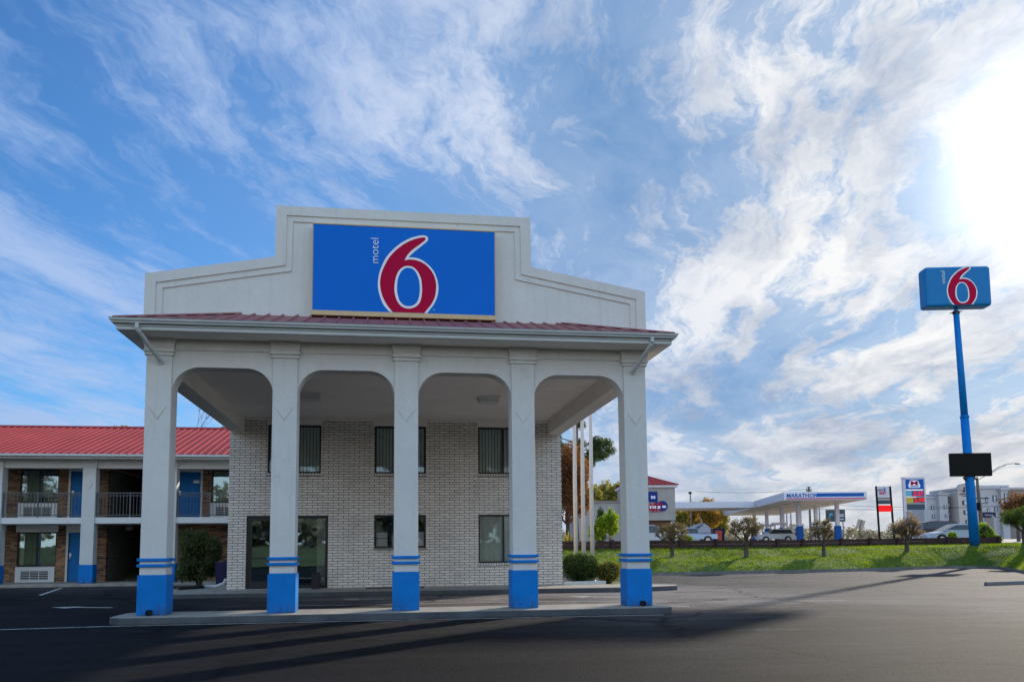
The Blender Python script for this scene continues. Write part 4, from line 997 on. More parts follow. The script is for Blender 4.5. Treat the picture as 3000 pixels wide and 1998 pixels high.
# trees beyond the office corner
pine = thing('pine_tree', 'tall dark pine with layered needle clumps behind the flagpoles', 'tree', P(1690,1600,66), 0)
pine.location.z = 1.3
rng = random.Random(4); g = MB(); ends = []
g.tube([(0,0,-.3),(-.1,0,4),(0.1,0,8),(0.2,0,11.5)], [.26,.22,.16,.07], 10); cl = []
for k in range(34):
    z = rng.uniform(5.4, 11.8); a = rng.random()*2*PI; L = rng.uniform(1.1, 2.6)*(1-0.06*(z-6))
    e = Vector((L*math.cos(a), L*math.sin(a), z+rng.uniform(-.2,.5))); g.tube([(0,0,z-.3),tuple(e*.6+Vector((0,0,z*.4))),tuple(e)], [.06,.04,.02], 6)
    cl.append((tuple(e), (0.65,0.65,0.42)))
for (dx, dz) in ((1.9,7.9),(2.5,8.3),(2.2,7.4),(1.5,8.2),(2.7,7.7)): cl.append(((dx,-0.3,dz),(0.62,0.6,0.42)))
g.tube([(0,0,7.2),(1.2,-.2,7.6),(2.4,-.3,7.9)], [.09,.06,.03], 6)
g.build('trunk', MT['bark'], pine, smooth=True); leafobj('crown', leaves(cl, 17000, 0.13, 4, shell=.15, aspect=.22), LF['pine'], pine)
p = P(1665,1600,60); tree('rust_tree', 'autumn tree with rust and orange leaves behind the flagpoles', 'tree', (p.x,p.y,1.3), 8, (4.6,2.3,3.9), 13000, 0.10, 'rust', 21, 0.16, lvl=3, clump=.3)
p = P(1795,1560,150); tree('yellowing_tree', 'yellow-green tree rising over the grey store wall', 'tree', (p.x,p.y,2), 12, (8.0,6.4,5.0), 9000, 0.26, 'yellow', 22, 0.3, clump=.3)
p = P(1715,1560,140); tree('yellowing_tree', 'pale yellow tree half hidden by the rust tree', 'tree', (p.x,p.y,2), 12, (7.0,3.6,4.4), 5000, 0.26, 'yellow', 27, 0.3, clump=.3)
p = P(1788,1590,52); tree('lime_sapling', 'bright lime-green sapling behind the fence by the last column', 'tree', (p.x,p.y,1.3), 3, (1.45,0.85,1.25), 3600, 0.075, 'lime', 23, 0.045, clump=.26, shell=.2)
p = P(1745,1590,52); tree('lime_sapling', 'low lime sapling between the flagpoles and the last column', 'tree', (p.x,p.y,1.3), 2, (1.0,0.55,0.7), 1400, 0.07, 'lime', 24, 0.035, clump=.28, shell=.2)
p = P(1762,1590,58); cy = thing('cypress', 'narrow dark cypress in front of the grey store wall', 'tree', (p.x,p.y,1.3))
g = MB(); g.tube([(0,0,-.2),(0,0,2.5)], [.08,.03], 8); g.build('trunk', MT['darkbark'], cy)
leafobj('crown', leaves([((0,0,1.0),(.42,.42,.9)),((0,0,1.7),(.38,.38,.8)),((0,0,2.3),(.24,.24,.55))], 3200, 0.06, 6, shell=.5), LF['pine'], cy)
p = P(1663,1590,50); yu = thing('yucca', 'pale strappy yucca beside the office corner', 'plant', (p.x,p.y,1.25))
g = MB(); rng = random.Random(9)
for k in range(46):
    a = rng.random()*2*PI; e = rng.uniform(.5,1.3); L = rng.uniform(.8,1.5); d = Vector((math.cos(a)*math.cos(e), math.sin(a)*math.cos(e), math.sin(e))); s2 = Vector((-math.sin(a),math.cos(a),0))*.03
    b0 = Vector((0,0,.15)); m1 = b0+d*L*.6; e1 = b0+d*L+Vector((0,0,-.25*L))
    g.quad(tuple(b0-s2),tuple(b0+s2),tuple(m1+s2),tuple(m1-s2)); g.add([tuple(m1-s2),tuple(m1+s2),tuple(e1)],[(0,1,2)])
g.build('leaves', LF['yellow'], yu, fixn=False)
# trees behind the wing roof
tree('roof_tree', 'leafy tree top showing above the wing ridge left of the first column', 'tree', (-11.6,34.5,0), 9, (6.9,1.7,1.95), 2600, 0.12, 'yellow', 31, 0.18, clump=.33)
tree('roof_tree', 'dark leafy tree top peeking over the ridge beside the portico beam', 'tree', (-5.3,34.0,0), 9, (6.9,1.4,1.8), 2400, 0.11, 'green', 32, 0.18, clump=.33)
bt = thing('bare_tree', 'thin bare twigs rising behind the wing ridge', 'tree', (-6.9,33.5,0)); g = MB(); ends = []
g.tube([(0,0,0),(0.1,0,3),(0,0,6)], [.12,.09,.05], 8); branch(g, Vector((0,0,5.8)), Vector((.1,0,1)).normalized(), 1.7, .03, 3, random.Random(3), ends, 0.55, .3); g.build('trunk', MT['bark'], bt, fixn=False)
# foliage around the station lot
p = P(2012,1585,52); shrub('lime_bush', 'bright lime bush beside the bed of the white pickup', 'bush', (p.x,p.y,1.25), (0.42,0.42,0.42), 1500, 0.06, 'lime', 41, shell=.5, core=False)
p = P(2790,1585,55); shrub('lime_bush', 'pale yellow-green bush in front of the silver sedan', 'bush', (p.x,p.y,1.25), (0.34,0.34,0.48), 1300, 0.06, 'lime', 42, shell=.4, core=False)
p = P(2885,1585,56); shrub('roadside_bush', 'broad green bush right of the blue pole', 'bush', (p.x,p.y,1.22), (0.62,0.55,0.78), 2600, 0.075, 'lime', 43, shell=.3)
p = P(2915,1585,56); shrub('roadside_bush', 'low bright bush between the blue pole and the dense tree', 'bush', (p.x,p.y,1.22), (0.55,0.5,0.38), 1500, 0.06, 'lime', 44, shell=.4)
p = P(2985,1580,70); tree('autumn_tree', 'orange-brown autumn tree behind the dense tree at the right edge', 'tree', (p.x,p.y,1.4), 5, (3.0,1.6,1.6), 4200, 0.10, 'rust', 45, 0.13, clump=.34)
p = P(2068,1580,150); tree('autumn_tree', 'glowing orange autumn tree under the link canopy', 'tree', (p.x,p.y,2), 7, (4.6,3.3,3.2), 5200, 0.20, 'orange', 46, 0.2, clump=.34)
p = P(2108,1580,160); tree('autumn_tree', 'yellow-green tree right of the orange one under the canopy', 'tree', (p.x,p.y,2), 7, (4.0,2.2,3.6), 3600, 0.20, 'yellow', 47, 0.2, clump=.34)
p = P(2018,1580,165); tree('autumn_tree', 'olive tree beside the store tower under the link canopy', 'tree', (p.x,p.y,2), 7, (4.8,3.6,3.4), 5200, 0.22, 'yellow', 48, 0.2, clump=.34)
g = None
cl = []; rng = random.Random(77)
for k in range(90):
    q = site(rng.uniform(-60, 330), 330+rng.uniform(-20, 40), 2.6); cl.append((tuple(q+Vector((0,0,rng.uniform(1,4)))), (rng.uniform(3,7), 3.0, rng.uniform(2,4))))
for k in range(60):  # unseen tree belt behind the viewer, mirrored in the lobby glass
    cl.append(((rng.uniform(-90, 110), rng.uniform(-78, -60), rng.uniform(2, 8)), (rng.uniform(4,7), 4.0, rng.uniform(3,6))))
tag(leafobj('distant_and_unseen_woods', leaves(cl, 34000, 0.7, 78, shell=.3), LF['far']), 'hazy low treeline beyond the gas station and unseen tree belt behind the viewer', 'woods', kind='stuff')

# ------------------------------------------------------------------ rail fence along the bank top
def fencepath(i): return BP[i][5]
fe = None
fence = thing('rail_fence', 'low dark brown wooden rail fence along the top of the grass bank', 'fence')
pts = [fencepath(i) for i in range(2, 10)]
dense = []
for a, b in zip(pts[:-1], pts[1:]):
    L = (b-a).length; n_ = max(1, round(L/2.4))
    for k in range(n_): dense.append(a+(b-a)*k/n_)
dense.append(pts[-1])
for z0, z1 in ((-0.06, 0.20), (0.203, 0.41)):
    g = MB()
    for a, b in zip(dense[:-1], dense[1:]):
        d = (b-a).normalized(); n_ = Vector((-d.y, d.x, 0))*0.04
        g.add([tuple(a-n_+Vector((0,0,z0))),tuple(b-n_+Vector((0,0,z0))),tuple(b+n_+Vector((0,0,z0))),tuple(a+n_+Vector((0,0,z0))),tuple(a-n_+Vector((0,0,z1))),tuple(b-n_+Vector((0,0,z1))),tuple(b+n_+Vector((0,0,z1))),tuple(a+n_+Vector((0,0,z1)))],
              [(0,3,2,1),(4,5,6,7),(0,1,5,4),(1,2,6,5),(2,3,7,6),(3,0,4,7)])
    g.build('rail', MT['fencewood'], fence)
for q in dense:
    g = MB(); g.cbox(0, -0.10, -0.4, 0.085, 0.085, 0.88); g.build('post', MT['fencewood'], fence, bevel=0.01, loc=q)

# ------------------------------------------------------------------ vehicles
def wheel(parent, x, y, r, w=0.22):
    g = MB(); n_ = 20
    ro = [(r*.66, -w/2), (r*.93, -w/2), (r, -w*.32), (r, w*.32), (r*.93, w/2), (r*.66, w/2)]
    vs = []; fs = []
    for k in range(n_):
        t = 2*PI*k/n_
        for rr, yy in ro: vs.append((x+rr*math.cos(t), y+yy, r+rr*math.sin(t)))
    m_ = len(ro)
    for k in range(n_):
        for j in range(m_-1): fs.append((k*m_+j, k*m_+j+1, ((k+1) % n_)*m_+j+1, ((k+1) % n_)*m_+j))
    g.add(vs, fs); to = g.build('wheel', MT['rubber'], parent)
    g = MB(); g.tube([(x,y-w*.42,r),(x,y+w*.42,r)], r*.66, 18)
    for k in range(5):
        t = 2*PI*k/5; c_, s2 = math.cos(t), math.sin(t)
        g.tube([(x,y-w*.45,r),(x+r*.6*c_,y-w*.45,r+r*.6*s2)], r*.07, 5)
    g.build('rim', MT['rim'], to)
def car(name, label, loc, rz, kind, paintm):
    t = thing(name, label, 'car' if kind in ('sedan',) else kind, loc, rz, 'vehicles on the gas station lot')
    K = {'sedan': dict(L=4.8, W=.9, body=[(-2.4,.35),(-2.4,.75),(-2.25,.92),(-1.5,.98),(1.0,.96),(2.1,.80),(2.38,.62),(2.4,.35)], cab=[(-1.75,.97),(-1.0,1.40),(-.3,1.46),(.35,1.42),(1.25,.95)], r=.33, ax=(-1.42,1.45)),
         'suv': dict(L=4.9, W=.97, body=[(-2.4,.42),(-2.42,1.0),(-2.35,1.12),(1.0,1.12),(2.1,1.02),(2.4,.85),(2.42,.42)], cab=[(-2.3,1.11),(-2.05,1.70),(-1.7,1.80),(.1,1.80),(.45,1.74),(1.25,1.10)], r=.38, ax=(-1.45,1.5)),
         'pickup': dict(L=5.8, W=1.0, body=[(-2.95,.55),(-2.95,1.12),(0.0,1.14),(1.6,1.16),(2.6,1.08),(2.88,.95),(2.9,.50)], cab=[(-.75,1.13),(-.62,1.82),(-.3,1.90),(.65,1.88),(.95,1.78),(1.65,1.15)], r=.41, ax=(-1.75,1.85)),
         'van': dict(L=5.0, W=.98, body=[(-2.5,.4),(-2.5,1.1),(1.3,1.12),(2.3,.98),(2.48,.8),(2.5,.4)], cab=[(-2.48,1.1),(-2.35,1.88),(-2.1,1.96),(.3,1.94),(.6,1.86),(1.55,1.1)], r=.36, ax=(-1.5,1.55))}[kind]
    W = K['W']; body = K['body']; cab = K['cab']
    # lower body: loft across the width with tumblehome and wheel-arch hollows
    g = MB(); secs = [(-W,.985),(-W*1.0,1.0),(-W*.55,1.0),(W*.55,1.0),(W,1.0)]
    def ring(y, f, dz): return [(x*f, y, z+dz*(z > .6)) for x, z in body]
    R_ = [ring(-W,.985,-.03), ring(-W*.86,1.0,.0), ring(0,1.01,.015), ring(W*.86,1.0,.0), ring(W,.985,-.03)]
    n_ = len(body)
    for a, b in zip(R_[:-1], R_[1:]):
        g.add(a+b, [(i, (i+1) % n_, n_+(i+1) % n_, n_+i) for i in range(n_)])
    g.poly(R_[0]); g.poly(R_[-1])
    bo = g.build('body', paintm, t, bevel=0.03)
    # cabin
    g = MB(); m_ = len(cab)
    def cring(y, y2): return [(x, (y if i in (0, m_-1) else y2), z) for i, (x, z) in enumerate(cab)]
    A_, B_ = cring(-W*.95, -W*.76), cring(W*.95, W*.76)
    g.add(A_+B_, [(i, i+1, m_+i+1, m_+i) for i in range(m_-1)]); g.poly(A_); g.poly(B_)
    g.build('cabin', paintm, t, bevel=0.03)
    # windows: windscreen, rear and side panes set just proud of the cabin
    zb, zt = cab[0][1], max(z for _, z in cab)
    for sgn in (-1, 1):
        g = MB(); q = []
        inner = [(cab[0][0]*.94+.0, zb+.05)] + [(x*.92, min(z, zt-.09)) for x, z in cab[1:-1]] + [(cab[-1][0]*.88, zb+.05)]
        for x, z in inner:
            f = (z-zb)/(zt-zb); q.append((x, sgn*(W*(.95-.19*f)+.006), z))
        g.poly(q); g.build('side_window', MT['carglass'], t, fixn=False)
        g = MB(); xm_ = (cab[1][0]+cab[-2][0])/2
        g.box(xm_-.04, xm_+.04, sgn*(W*.86)-.06, sgn*(W*.86)+.06, zb+.04, zt-.1) if False else None
    for (i, j, nm) in ((m_-1, m_-2, 'windscreen'), (0, 1, 'rear_window')):
        a, b = Vector((cab[i][0],0,cab[i][1])), Vector((cab[j][0],0,cab[j][1])); d = b-a; nrm = Vector((d.z,0,-d.x)).normalized()
        if (nrm.x > 0) != (i != 0): nrm = -nrm
        p0, p1 = a+d*.08+nrm*.008, a+d*.93+nrm*.008
        g = MB(); g.quad((p0.x,-W*.86,p0.z),(p0.x,W*.86,p0.z),(p1.x,W*.70,p1.z),(p1.x,-W*.70,p1.z)); g.build(nm, MT['carglass'], t, fixn=False)
    L_ = K['L']/2
    for sgn in (-1, 1):
        zf = body[-2][1]-.08
        g = MB(); g.box(L_-.12, L_+.02, sgn*W*.80-.15, sgn*W*.80+.15, zf-.10, zf+.05); g.build('headlight', MT['lamp_white'], t, bevel=.02)
        zr = body[1][1]-.12
        g = MB(); g.box(-L_-.03, -L_+.10, sgn*W*.88-.10, sgn*W*.88+.10, zr-.16, zr+.10); g.build('tail_light', MT['lamp_red'], t, bevel=.02)
    for ax in K['ax']:
        for sgn in (-1, 1):
            g = MB(); rr = K['r']*1.22
            arc = [(ax+rr*math.cos(PI*k/14), K['r']+rr*math.sin(PI*k/14)) for k in range(15)]
            ya = sgn*(W+.006); g.poly([(x, ya, z) for x, z in arc]); g.build('wheel_arch', MT['rubber'], t, fixn=False)
            wheel(t, ax, sgn*(W-.06), K['r'])
    if kind == 'pickup':
        g = MB(); g.box(-2.9, -.8, -W*.92, W*.92, 1.155, 1.175); g.build('bed_cover', MT['blackplastic'], t, bevel=.01)
    return t
def on_lot(u, d): q = site((u-1500)/FPX*d, d); q.z = lotz(d); return q
car('pickup_truck', 'white pickup truck with open bed seen side-on near the store', on_lot(2022, 100), PI-YAW, 'pickup', MT['carpale'])
car('parked_van', 'white van half hidden behind the last portico column', on_lot(1902, 86), -YAW, 'van', MT['carwhite'])
car('parked_suv', 'white SUV waiting under the gas canopy between blue column feet', on_lot(2266, 112), -YAW+PI, 'suv', MT['carwhite'])
car('parked_suv', 'dark maroon SUV behind the silver sedan', on_lot(2768, 74), -YAW-0.05, 'suv', MT['cardark'])
car('parked_sedan', 'silver sedan parked along the fence beside the blue pole', on_lot(2795, 62), -YAW+PI-.03, 'sedan', MT['silver'])

# ------------------------------------------------------------------ gas station
st = thing('store_building', 'grey stucco convenience store with red hipped tower roof', 'building', site(0,100,0), -YAW)
# store frame: x = lateral offset, y = depth beyond 100 m
def S_(u, v, d=100): 
    q = P(u, v, d); return ((u-1500)/FPX*d, d-100, q.z)
tx0, tx1 = 13.4, 19.55; ez = S_(1980,1427)[2]; az = S_(1906,1394)[2]; bz = S_(1900,1524)[2]
g = MB(); g.box(tx0, tx1, 0, 6, bz, ez); g.box(tx0-6, tx0-.01, .8, 10, 1.6, S_(1750,1468)[2]); g.box(tx1-.5, tx1-.01, 0.4, 6, 1.6, bz); g.box(tx0, tx0+.5, 0.4, 6, 1.6, bz)
wl = g.build('wall', MT['storewall'], st)
g = MB(); g.box(tx0-.25, tx1+.3, -.3, 6.3, ez, ez+.28); g.build('eave_trim', MT['canopywhite'], st, bevel=.03)
g = MB(); e0 = ez+.285; xa, xb, ya, yb = tx0-.4, tx1+.42, -.45, 6.45; xp, yp = (xa+xb)/2, (ya+yb)/2
g.add([(xa,ya,e0),(xb,ya,e0),(xb,yb,e0),(xa,yb,e0),(xp,yp,az+.3)], [(0,1,4),(1,2,4),(2,3,4),(3,0,4)])
for k in range(1, 14):
    x = xa+(xb-xa)*k/14; f = 1-abs(x-xp)/(xp-xa); rib(g, (x,ya,e0+.0), (x,ya+(yp-ya)*f,e0+(az+.3-e0)*f), .03, .05)
rib(g, (xb,ya,e0), (xp,yp,az+.3), .06, .06); rib(g, (xa,ya,e0), (xp,yp,az+.3), .06, .06)
g.build('roof', MT['roof'], st, fixn=False)
g = MB(); g.box(tx0+.5, tx1-.5, .6, .7, 1.6, bz); g.build('shop_front', MT['brown'], st)
g = MB(); g.box(tx0-5.98, tx0-.1, .68, .795, S_(1750,1468)[2]-.16, S_(1750,1468)[2]+.06); g.build('coping', MT['hotelbrown'], st)
g = MB(); x0, _, z1 = S_(1696,1481); x1, _, z0 = S_(1713,1496); g.slot(0).box(x0, x1, .74, .79, z0+.25, z1); g.slot(1).box(x0, x1, .74, .79, z0-.25, z0+.248); g.build('wall_banner', [MT['canopyblue'], MT['orange']], st)
ts = thing('store_sign', 'blue square and red store lettering mounted on the store tower', 'sign', site(0,100,0), -YAW)
g = MB(); x0, _, z1 = S_(1888,1440); x1, _, z0 = S_(1926,1470); g.box(x0, x1, -.12, -.004, z0, z1); g.box(x1-.2, x1, -.118, -.004, z0-.18, z0); b_ = g.build('blue_emblem', MT['emblemblue'], ts, bevel=.02)
g = MB()
for uu in (1909.5, 1916.5): a_, _, z_ = S_(uu, 1456.5); g.box(a_-.10, a_+.10, -.135, -.122, z_-.17, z_+.17)
g.build('emblem_marks', MT['signwhite'], b_)
g = MB(); cx_, _, cz_ = S_(1940,1482); g.tube([(cx_,-.10,cz_),(cx_,-.004,cz_)], .62, 22); 
rb_ = g.build('blue_disc', MT['emblemblue'], ts)
g = MB(); a_, _, z_ = S_(1944,1484); g.box(a_-.20, a_+.24, -.115, -.102, z_-.13, z_+.13); g.build('disc_mark', MT['signwhite'], rb_)
g = MB(); x0, _, z1 = S_(1880,1474); x1, _, z0 = S_(1940,1499.5); addtext(g, 'MART', (x0+x1)/2, -.2, (z0+z1)/2, w=x1-x0, h=z1-z0, thick=.03, shear=.08); g.build('lettering', MT['signred'], ts)
g = MB()
for uu, w_ in ((1904.5,.10),(1912,.07),(1918,.10),(1929,.16)): a_, _, z_ = S_(uu, 1485.5); g.box(a_-w_, a_+w_, -.24, -.206, z_-.17, z_+.15)
g.build('small_lettering', MT['signwhite'], ts)

CZ0, CZ1 = 6.76, 7.70
gc = thing('gas_canopy', 'white gas station canopy with blue lettered front band on blue-footed columns', 'canopy', site(0,100,0), -YAW)
A0, B0 = 32.62, 42.56; A1, B1 = 37.9, 47.8
g = MB(); g.prism([(A0,0),(B0,0),(B1,50),(A1,50)], CZ0+.003, CZ1, 'z'); lx0, ly0, ly1 = 19.7, 19.0, 28.0
g.box(lx0, 34.55, ly0, ly1, CZ0+.003, CZ1-.06); g.build('canopy_deck', MT['canopywhite'], gc)
g = MB(); g.prism([(A0+.02,.02),(B0-.02,.02),(B1-.02,49.98),(A1+.02,49.98)], CZ0-.012, CZ0, 'z'); g.box(lx0+.02, 34.5, ly0+.02, ly1-.02, CZ0-.012, CZ0); so = g.build('soffit', MT['soffit'], gc)
for k in range(8):
    for j in (-1, 1):
        y_ = 4+k*6; x_ = (A0+B0)/2+(A1-A0)*y_/50+j*2.6; g = MB(); g.box(x_-.45, x_+.45, y_-.45, y_+.45, CZ0-.05, CZ0-.014); g.build('light_fitting', MT['beige'], so)
g = MB(); x0, _, z1 = S_(2400,1444.5); x1, _, z0 = S_(2532,1453.5); g.box(x0-.3, x1, -.012, -.003, z0, z1); bb = g.build('blue_band', MT['canopyblue'], gc)
g = MB(); xa, _, za = S_(2305,1446); xb, _, zb = S_(2398,1456.5); addtext(g, 'MARATHON', (xa+xb)/2, -.016, (za+zb)/2, w=xb-xa, h=za-zb+.02, thick=.02, shear=.12); g.build('lettering', MT['canopyblue'], gc)
g = MB(); x0, _, z1 = S_(2304,1459); x1, _, z0 = S_(2538,1461.5); g.box(x0, x1, -.012, -.003, z0+.02, z1); g.build('pink_band', MT['pink'], gc)
for (l_, d_) in ((37.1,8),(38.7,20),(40.2,32),(41.4,43),(42.0,8),(43.6,20),(45.1,32),(46.3,43)):
    zz = lotz(100+d_)
    g = MB(); g.cbox(l_, d_, zz, .23, .23, CZ0-.014-zz); co = g.build('column', MT['canopywhite'], gc, bevel=.02)
    g = MB(); g.cbox(l_, d_, zz-.02, .36, .36, 2.1); g.build('column_base', MT['canopyblue'], co, bevel=.02)
pump0 = None
for k, (l_, d_) in enumerate(((36.4,14),(38.3,26),(41.5,13.5),(43.0,26.5))):
    lab = ('fuel pump left of the front canopy columns', 'fuel pump deep under the canopy on the left row', 'fuel pump at the front right under the canopy', 'fuel pump deep under the canopy on the right row')[k]
    loc = site(l_, 100+d_, lotz(100+d_))
    if pump0 is None:
        pump0 = thing('fuel_pump', lab, 'fuel pump', loc, -YAW, 'fuel pumps under the gas canopy')
        g = MB(); g.box(-.45,.45,-.3,.3,.12,1.55); g.build('cabinet', MT['signgrey'], pump0, bevel=.03)
        g = MB(); g.box(-.38,.38,-.315,-.302,.95,1.4); g.build('display', MT['charcoal'], pump0)
        for s_ in (-1, 1):
            g = MB(); g.box(s_*.62-.09, s_*.62+.09, -.12, .12, .0, 2.35); g.build('post', MT['canopywhite'], pump0, bevel=.02)
        g = MB(); g.box(-1.05,1.05,-.22,.22,2.36,2.66); g.build('header', MT['signgrey'], pump0, bevel=.02)
        g = MB(); g.box(-1.3,1.3,-.7,.7,-.05,.12); g.build('island', MT['concrete'], pump0, bevel=.03)
        g = MB(); g.tube([(.46,-.1,1.3),(.62,-.32,1.1),(.58,-.36,.5),(.48,-.2,.75),(.47,-.1,.95)], .025, 6); g.build('hose', MT['blackplastic'], pump0)
    else:
        c_ = dup(pump0); c_.location = loc; c_['label'] = lab
# price signs
def S2(u, v): q = P(u, v, 100); return ((u-1500)/FPX*100, q.z)
sa = thing('price_sign', 'narrow grey price sign on two dark legs with a red panel', 'sign', site(0,100,0), -YAW)
zl = lotz(100)-.1
for (u0, u1) in ((2565,2572),(2606,2615)):
    g = MB(); x0, zt = S2(u0, 1424); x1, _ = S2(u1, 1590); g.tube([(x0+.15,0,zt),(x1-.02,0,zl)], .13, 8); g.build('leg', MT['charcoal'], sa)
def panel(par, name, u0, v0, u1, v1, m, y=-.10, t=.16):
    g = MB(); x0, z1 = S2(u0, v0); x1, z0 = S2(u1, v1); g.box(x0, x1, y, y+t, z0, z1); return g.build(name, m, par, bevel=.01)
pa = panel(sa, 'white_panel', 2570, 1425, 2606, 1457.5, MT['signgrey'])
g = MB(); xa, za = S2(2576,1440); xb, zb = S2(2597,1448.5); addtext(g, 'MART', (xa+xb)/2, -.108, (za+zb)/2, w=xb-xa, h=za-zb, thick=.03, shear=.2); g.build('lettering', MT['signred'], pa)
g = MB()
for k in range(6):
    a_, z_ = S2(2572+k*2.6, 1435.5); g.box(a_, a_+.07, -.112, -.102, z_-.12, z_+.10); 
a_, z_ = S2(2590,1435); g.box(a_-.02, a_+.16, -.112, -.102, z_-.2, z_+.25); g.build('small_lettering', MT['priceblue'], pa)
panel(sa, 'dark_panel', 2570, 1464, 2608.5, 1476, MT['teal']); panel(sa, 'crossbar', 2569, 1458.5, 2608, 1462, MT['charcoal'])
panel(sa, 'red_panel', 2572, 1480, 2609.5, 1498.5, MT['led'], -.10)
sb = thing('price_sign', 'wide blue price sign with a hexagonal emblem and red price digits', 'sign', site(0,100,0), -YAW)
g = MB(); x0, zt = S2(2646, 1400); x1, _ = S2(2654, 1500); g.box(x0, x0+.34, -.12, .2, zl, zt); g.build('leg', MT['signgrey'], sb, bevel=.02)
g = MB(); x0, zt = S2(2709, 1400); _, zb = S2(2709, 1492); g.box(x0-.05, x0+.14, -.12, .2, zb, zt); g.build('leg', MT['signgrey'], sb, bevel=.02)
for u_ in (2661.5, 2667):
    g = MB(); x0, zt = S2(u_, 1494); g.tube([(x0,0,zl),(x0,0,zt)], .05, 8); g.build('support', MT['signgrey'], sb)
panel(sb, 'top_cap', 2645, 1398, 2711, 1403.5, MT['signgrey'], -.12, .3)
hp = panel(sb, 'emblem_panel', 2652.5, 1404, 2708, 1432.5, MT['canopyblue'])
cx_, cz_ = S2(2680.5, 1416.5)
g = MB(); g.slot(0); flat(g, [(-.50,.40),(.42,.40),(.72,-.28),(.62,-.48),(-.66,-.48),(-.76,-.28)], -.106, cx_, cz_)
g.slot(1); addtext(g, 'M', cx_-.02, -.112, cz_+.06, w=.86, h=.50, thick=.03); g.slot(2); g.box(cx_-.46, cx_+.46, -.114, -.108, cz_-.36, cz_-.27)
g.build('emblem', [MT['signwhite'], MT['signred'], MT['canopyblue']], hp, fixn=False)
p1 = panel(sb, 'price_panel', 2655, 1436.5, 2671, 1453.5, MT['cyan']); p2 = panel(sb, 'price_panel', 2671.6, 1437, 2708, 1453.5, MT['priceblue'])
g = MB(); xa, za = S2(2676,1440); xb, zb = S2(2706,1451.5); addtext(g, '3.27', (xa+xb)/2, -.108, (za+zb)/2, w=xb-xa, h=za-zb, thick=.035); g.build('digits', MT['led'], p2)
p3 = panel(sb, 'price_panel', 2656, 1456.5, 2675, 1473.5, MT['signyellow']); p4 = panel(sb, 'price_panel', 2675.6, 1457, 2709, 1471.5, MT['teal'])
g = MB(); xa, za = S2(2677,1459); xb, zb = S2(2708,1470.5); addtext(g, '2.99', (xa+xb)/2, -.108, (za+zb)/2, w=xb-xa, h=za-zb, thick=.035); g.build('digits', MT['led'], p4)
panel(sb, 'dark_panel', 2656, 1477, 2711.5, 1492.5, MT['teal'])
# blue roadside board behind the canopy
q = P(2449, 1510, 128); rb = thing('roadside_board', 'dark blue roadside board seen behind the right canopy column', 'sign', (q.x,q.y,lotz(128)), -YAW)
hz = q.z-lotz(128)
g = MB(); g.box(-1.46,1.46,0,.25,hz-.92,hz+.92); bo2 = g.build('board', MT['teal'], rb, bevel=.02)
g = MB(); g.slot(0)
for k, (x_, z_, w_, h_) in enumerate(((-.85,.1,.10,.42),(-.68,.22,.12,.36),(-.5,.18,.10,.30),(-.95,-.2,.1,.2))): g.box(x_-w_, x_+w_*.3, -.014, -.003, hz+z_-h_*.5, hz+z_+h_*.5)
g.slot(1)
for z_ in (.16, -.1, -.55): g.box(.55, 1.25, -.014, -.003, hz+z_-.09, hz+z_+.07)
g.build('print', [MT['cyan'], MT['signgrey']], bo2)
for s_ in (-1, 1):
    g = MB(); g.tube([(s_*1.1,.12,0),(s_*1.1,.12,hz-.9)], .09, 8); g.build('post', MT['polegrey'], rb)
# tilted sign back
q = P(2522, 1535, 66); tz = thing('tilted_sign', 'tilted grey sign seen from behind on a short post by the fence', 'sign', (q.x,q.y,1.35), -YAW)
hz = q.z-1.35
g = MB(); g.box(-.30,.30,-.015,.015,-.36,.36); pn = g.build('sign_plate', MT['beige'], tz, bevel=.006); pn.location = (0,0,hz); pn.rotation_euler = (0, math.radians(18), 0)
g = MB(); g.box(-.025,.025,-.05,-.018,-.36,.36); g.build('strut', MT['wood'], pn)
g = MB(); g.tube([(-.16,0,-.1),(-.12,0,hz-.3)], .035, 8); g.build('post', MT['wood'], tz)
# tent-shaped shed, dumpster, red box
q = on_lot(2062, 135); td = thing('gable_shed', 'pale peaked shed roof behind the white pickup', 'shed', q, -YAW)
hz = P(2062,1532,135).z-q.z; eb = P(2062,1559,135).z-q.z
g = MB(); g.add([(-1.7,0,eb),(1.75,0,eb),(0,0,hz),(-1.7,5,eb),(1.75,5,eb),(0,5,hz)], [(0,1,2),(1,4,5,2),(3,5,4)]); g.build('gable', MT['tarp'], td, fixn=False)
g = MB(); g.add([(-1.95,-.15,eb-.1),(.0,-.15,hz+.04),(.0,5,hz+.04),(-3.6,5,eb-.1),(-3.6,.6,eb-.1)], [(0,1,2,3,4)]); g.build('roof_slope', MT['tarpdark'], td, fixn=False)
g = MB(); g.box(-1.65,1.7,.05,4.9,-.1,eb); g.build('wall', MT['tarp'], td)
q = on_lot(2104, 120); db = thing('dumpster', 'navy blue dumpster beyond the tail of the white pickup', 'dumpster', q, -YAW)
hz = P(2104,1547,120).z-q.z
g = MB(); g.frustum(0,.8,.1,hz-.08,.75,.7,.85,.8); g.build('bin_body', MT['navy'], db, bevel=.03); g = MB(); g.box(-.88,.88,-.05,1.65,hz-.07,hz); g.build('lid', MT['teal'], db, bevel=.02)
q = on_lot(2102, 116); rr_ = thing('red_crate', 'orange-red slatted box in front of the navy dumpster', 'crate', q, -YAW); hz = P(2102,1554,116).z-q.z
g = MB(); g.frustum(0,0,.0,hz,.32,.3,.42,.34); g.build('box', MT['orange'], rr_, bevel=.03)
g = MB()
for k in range(3): g.box(-.44,.44,-.36,-.345,hz-.15-.25*k,hz-.08-.25*k)
g.build('slat', MT['lamp_red'], rr_)

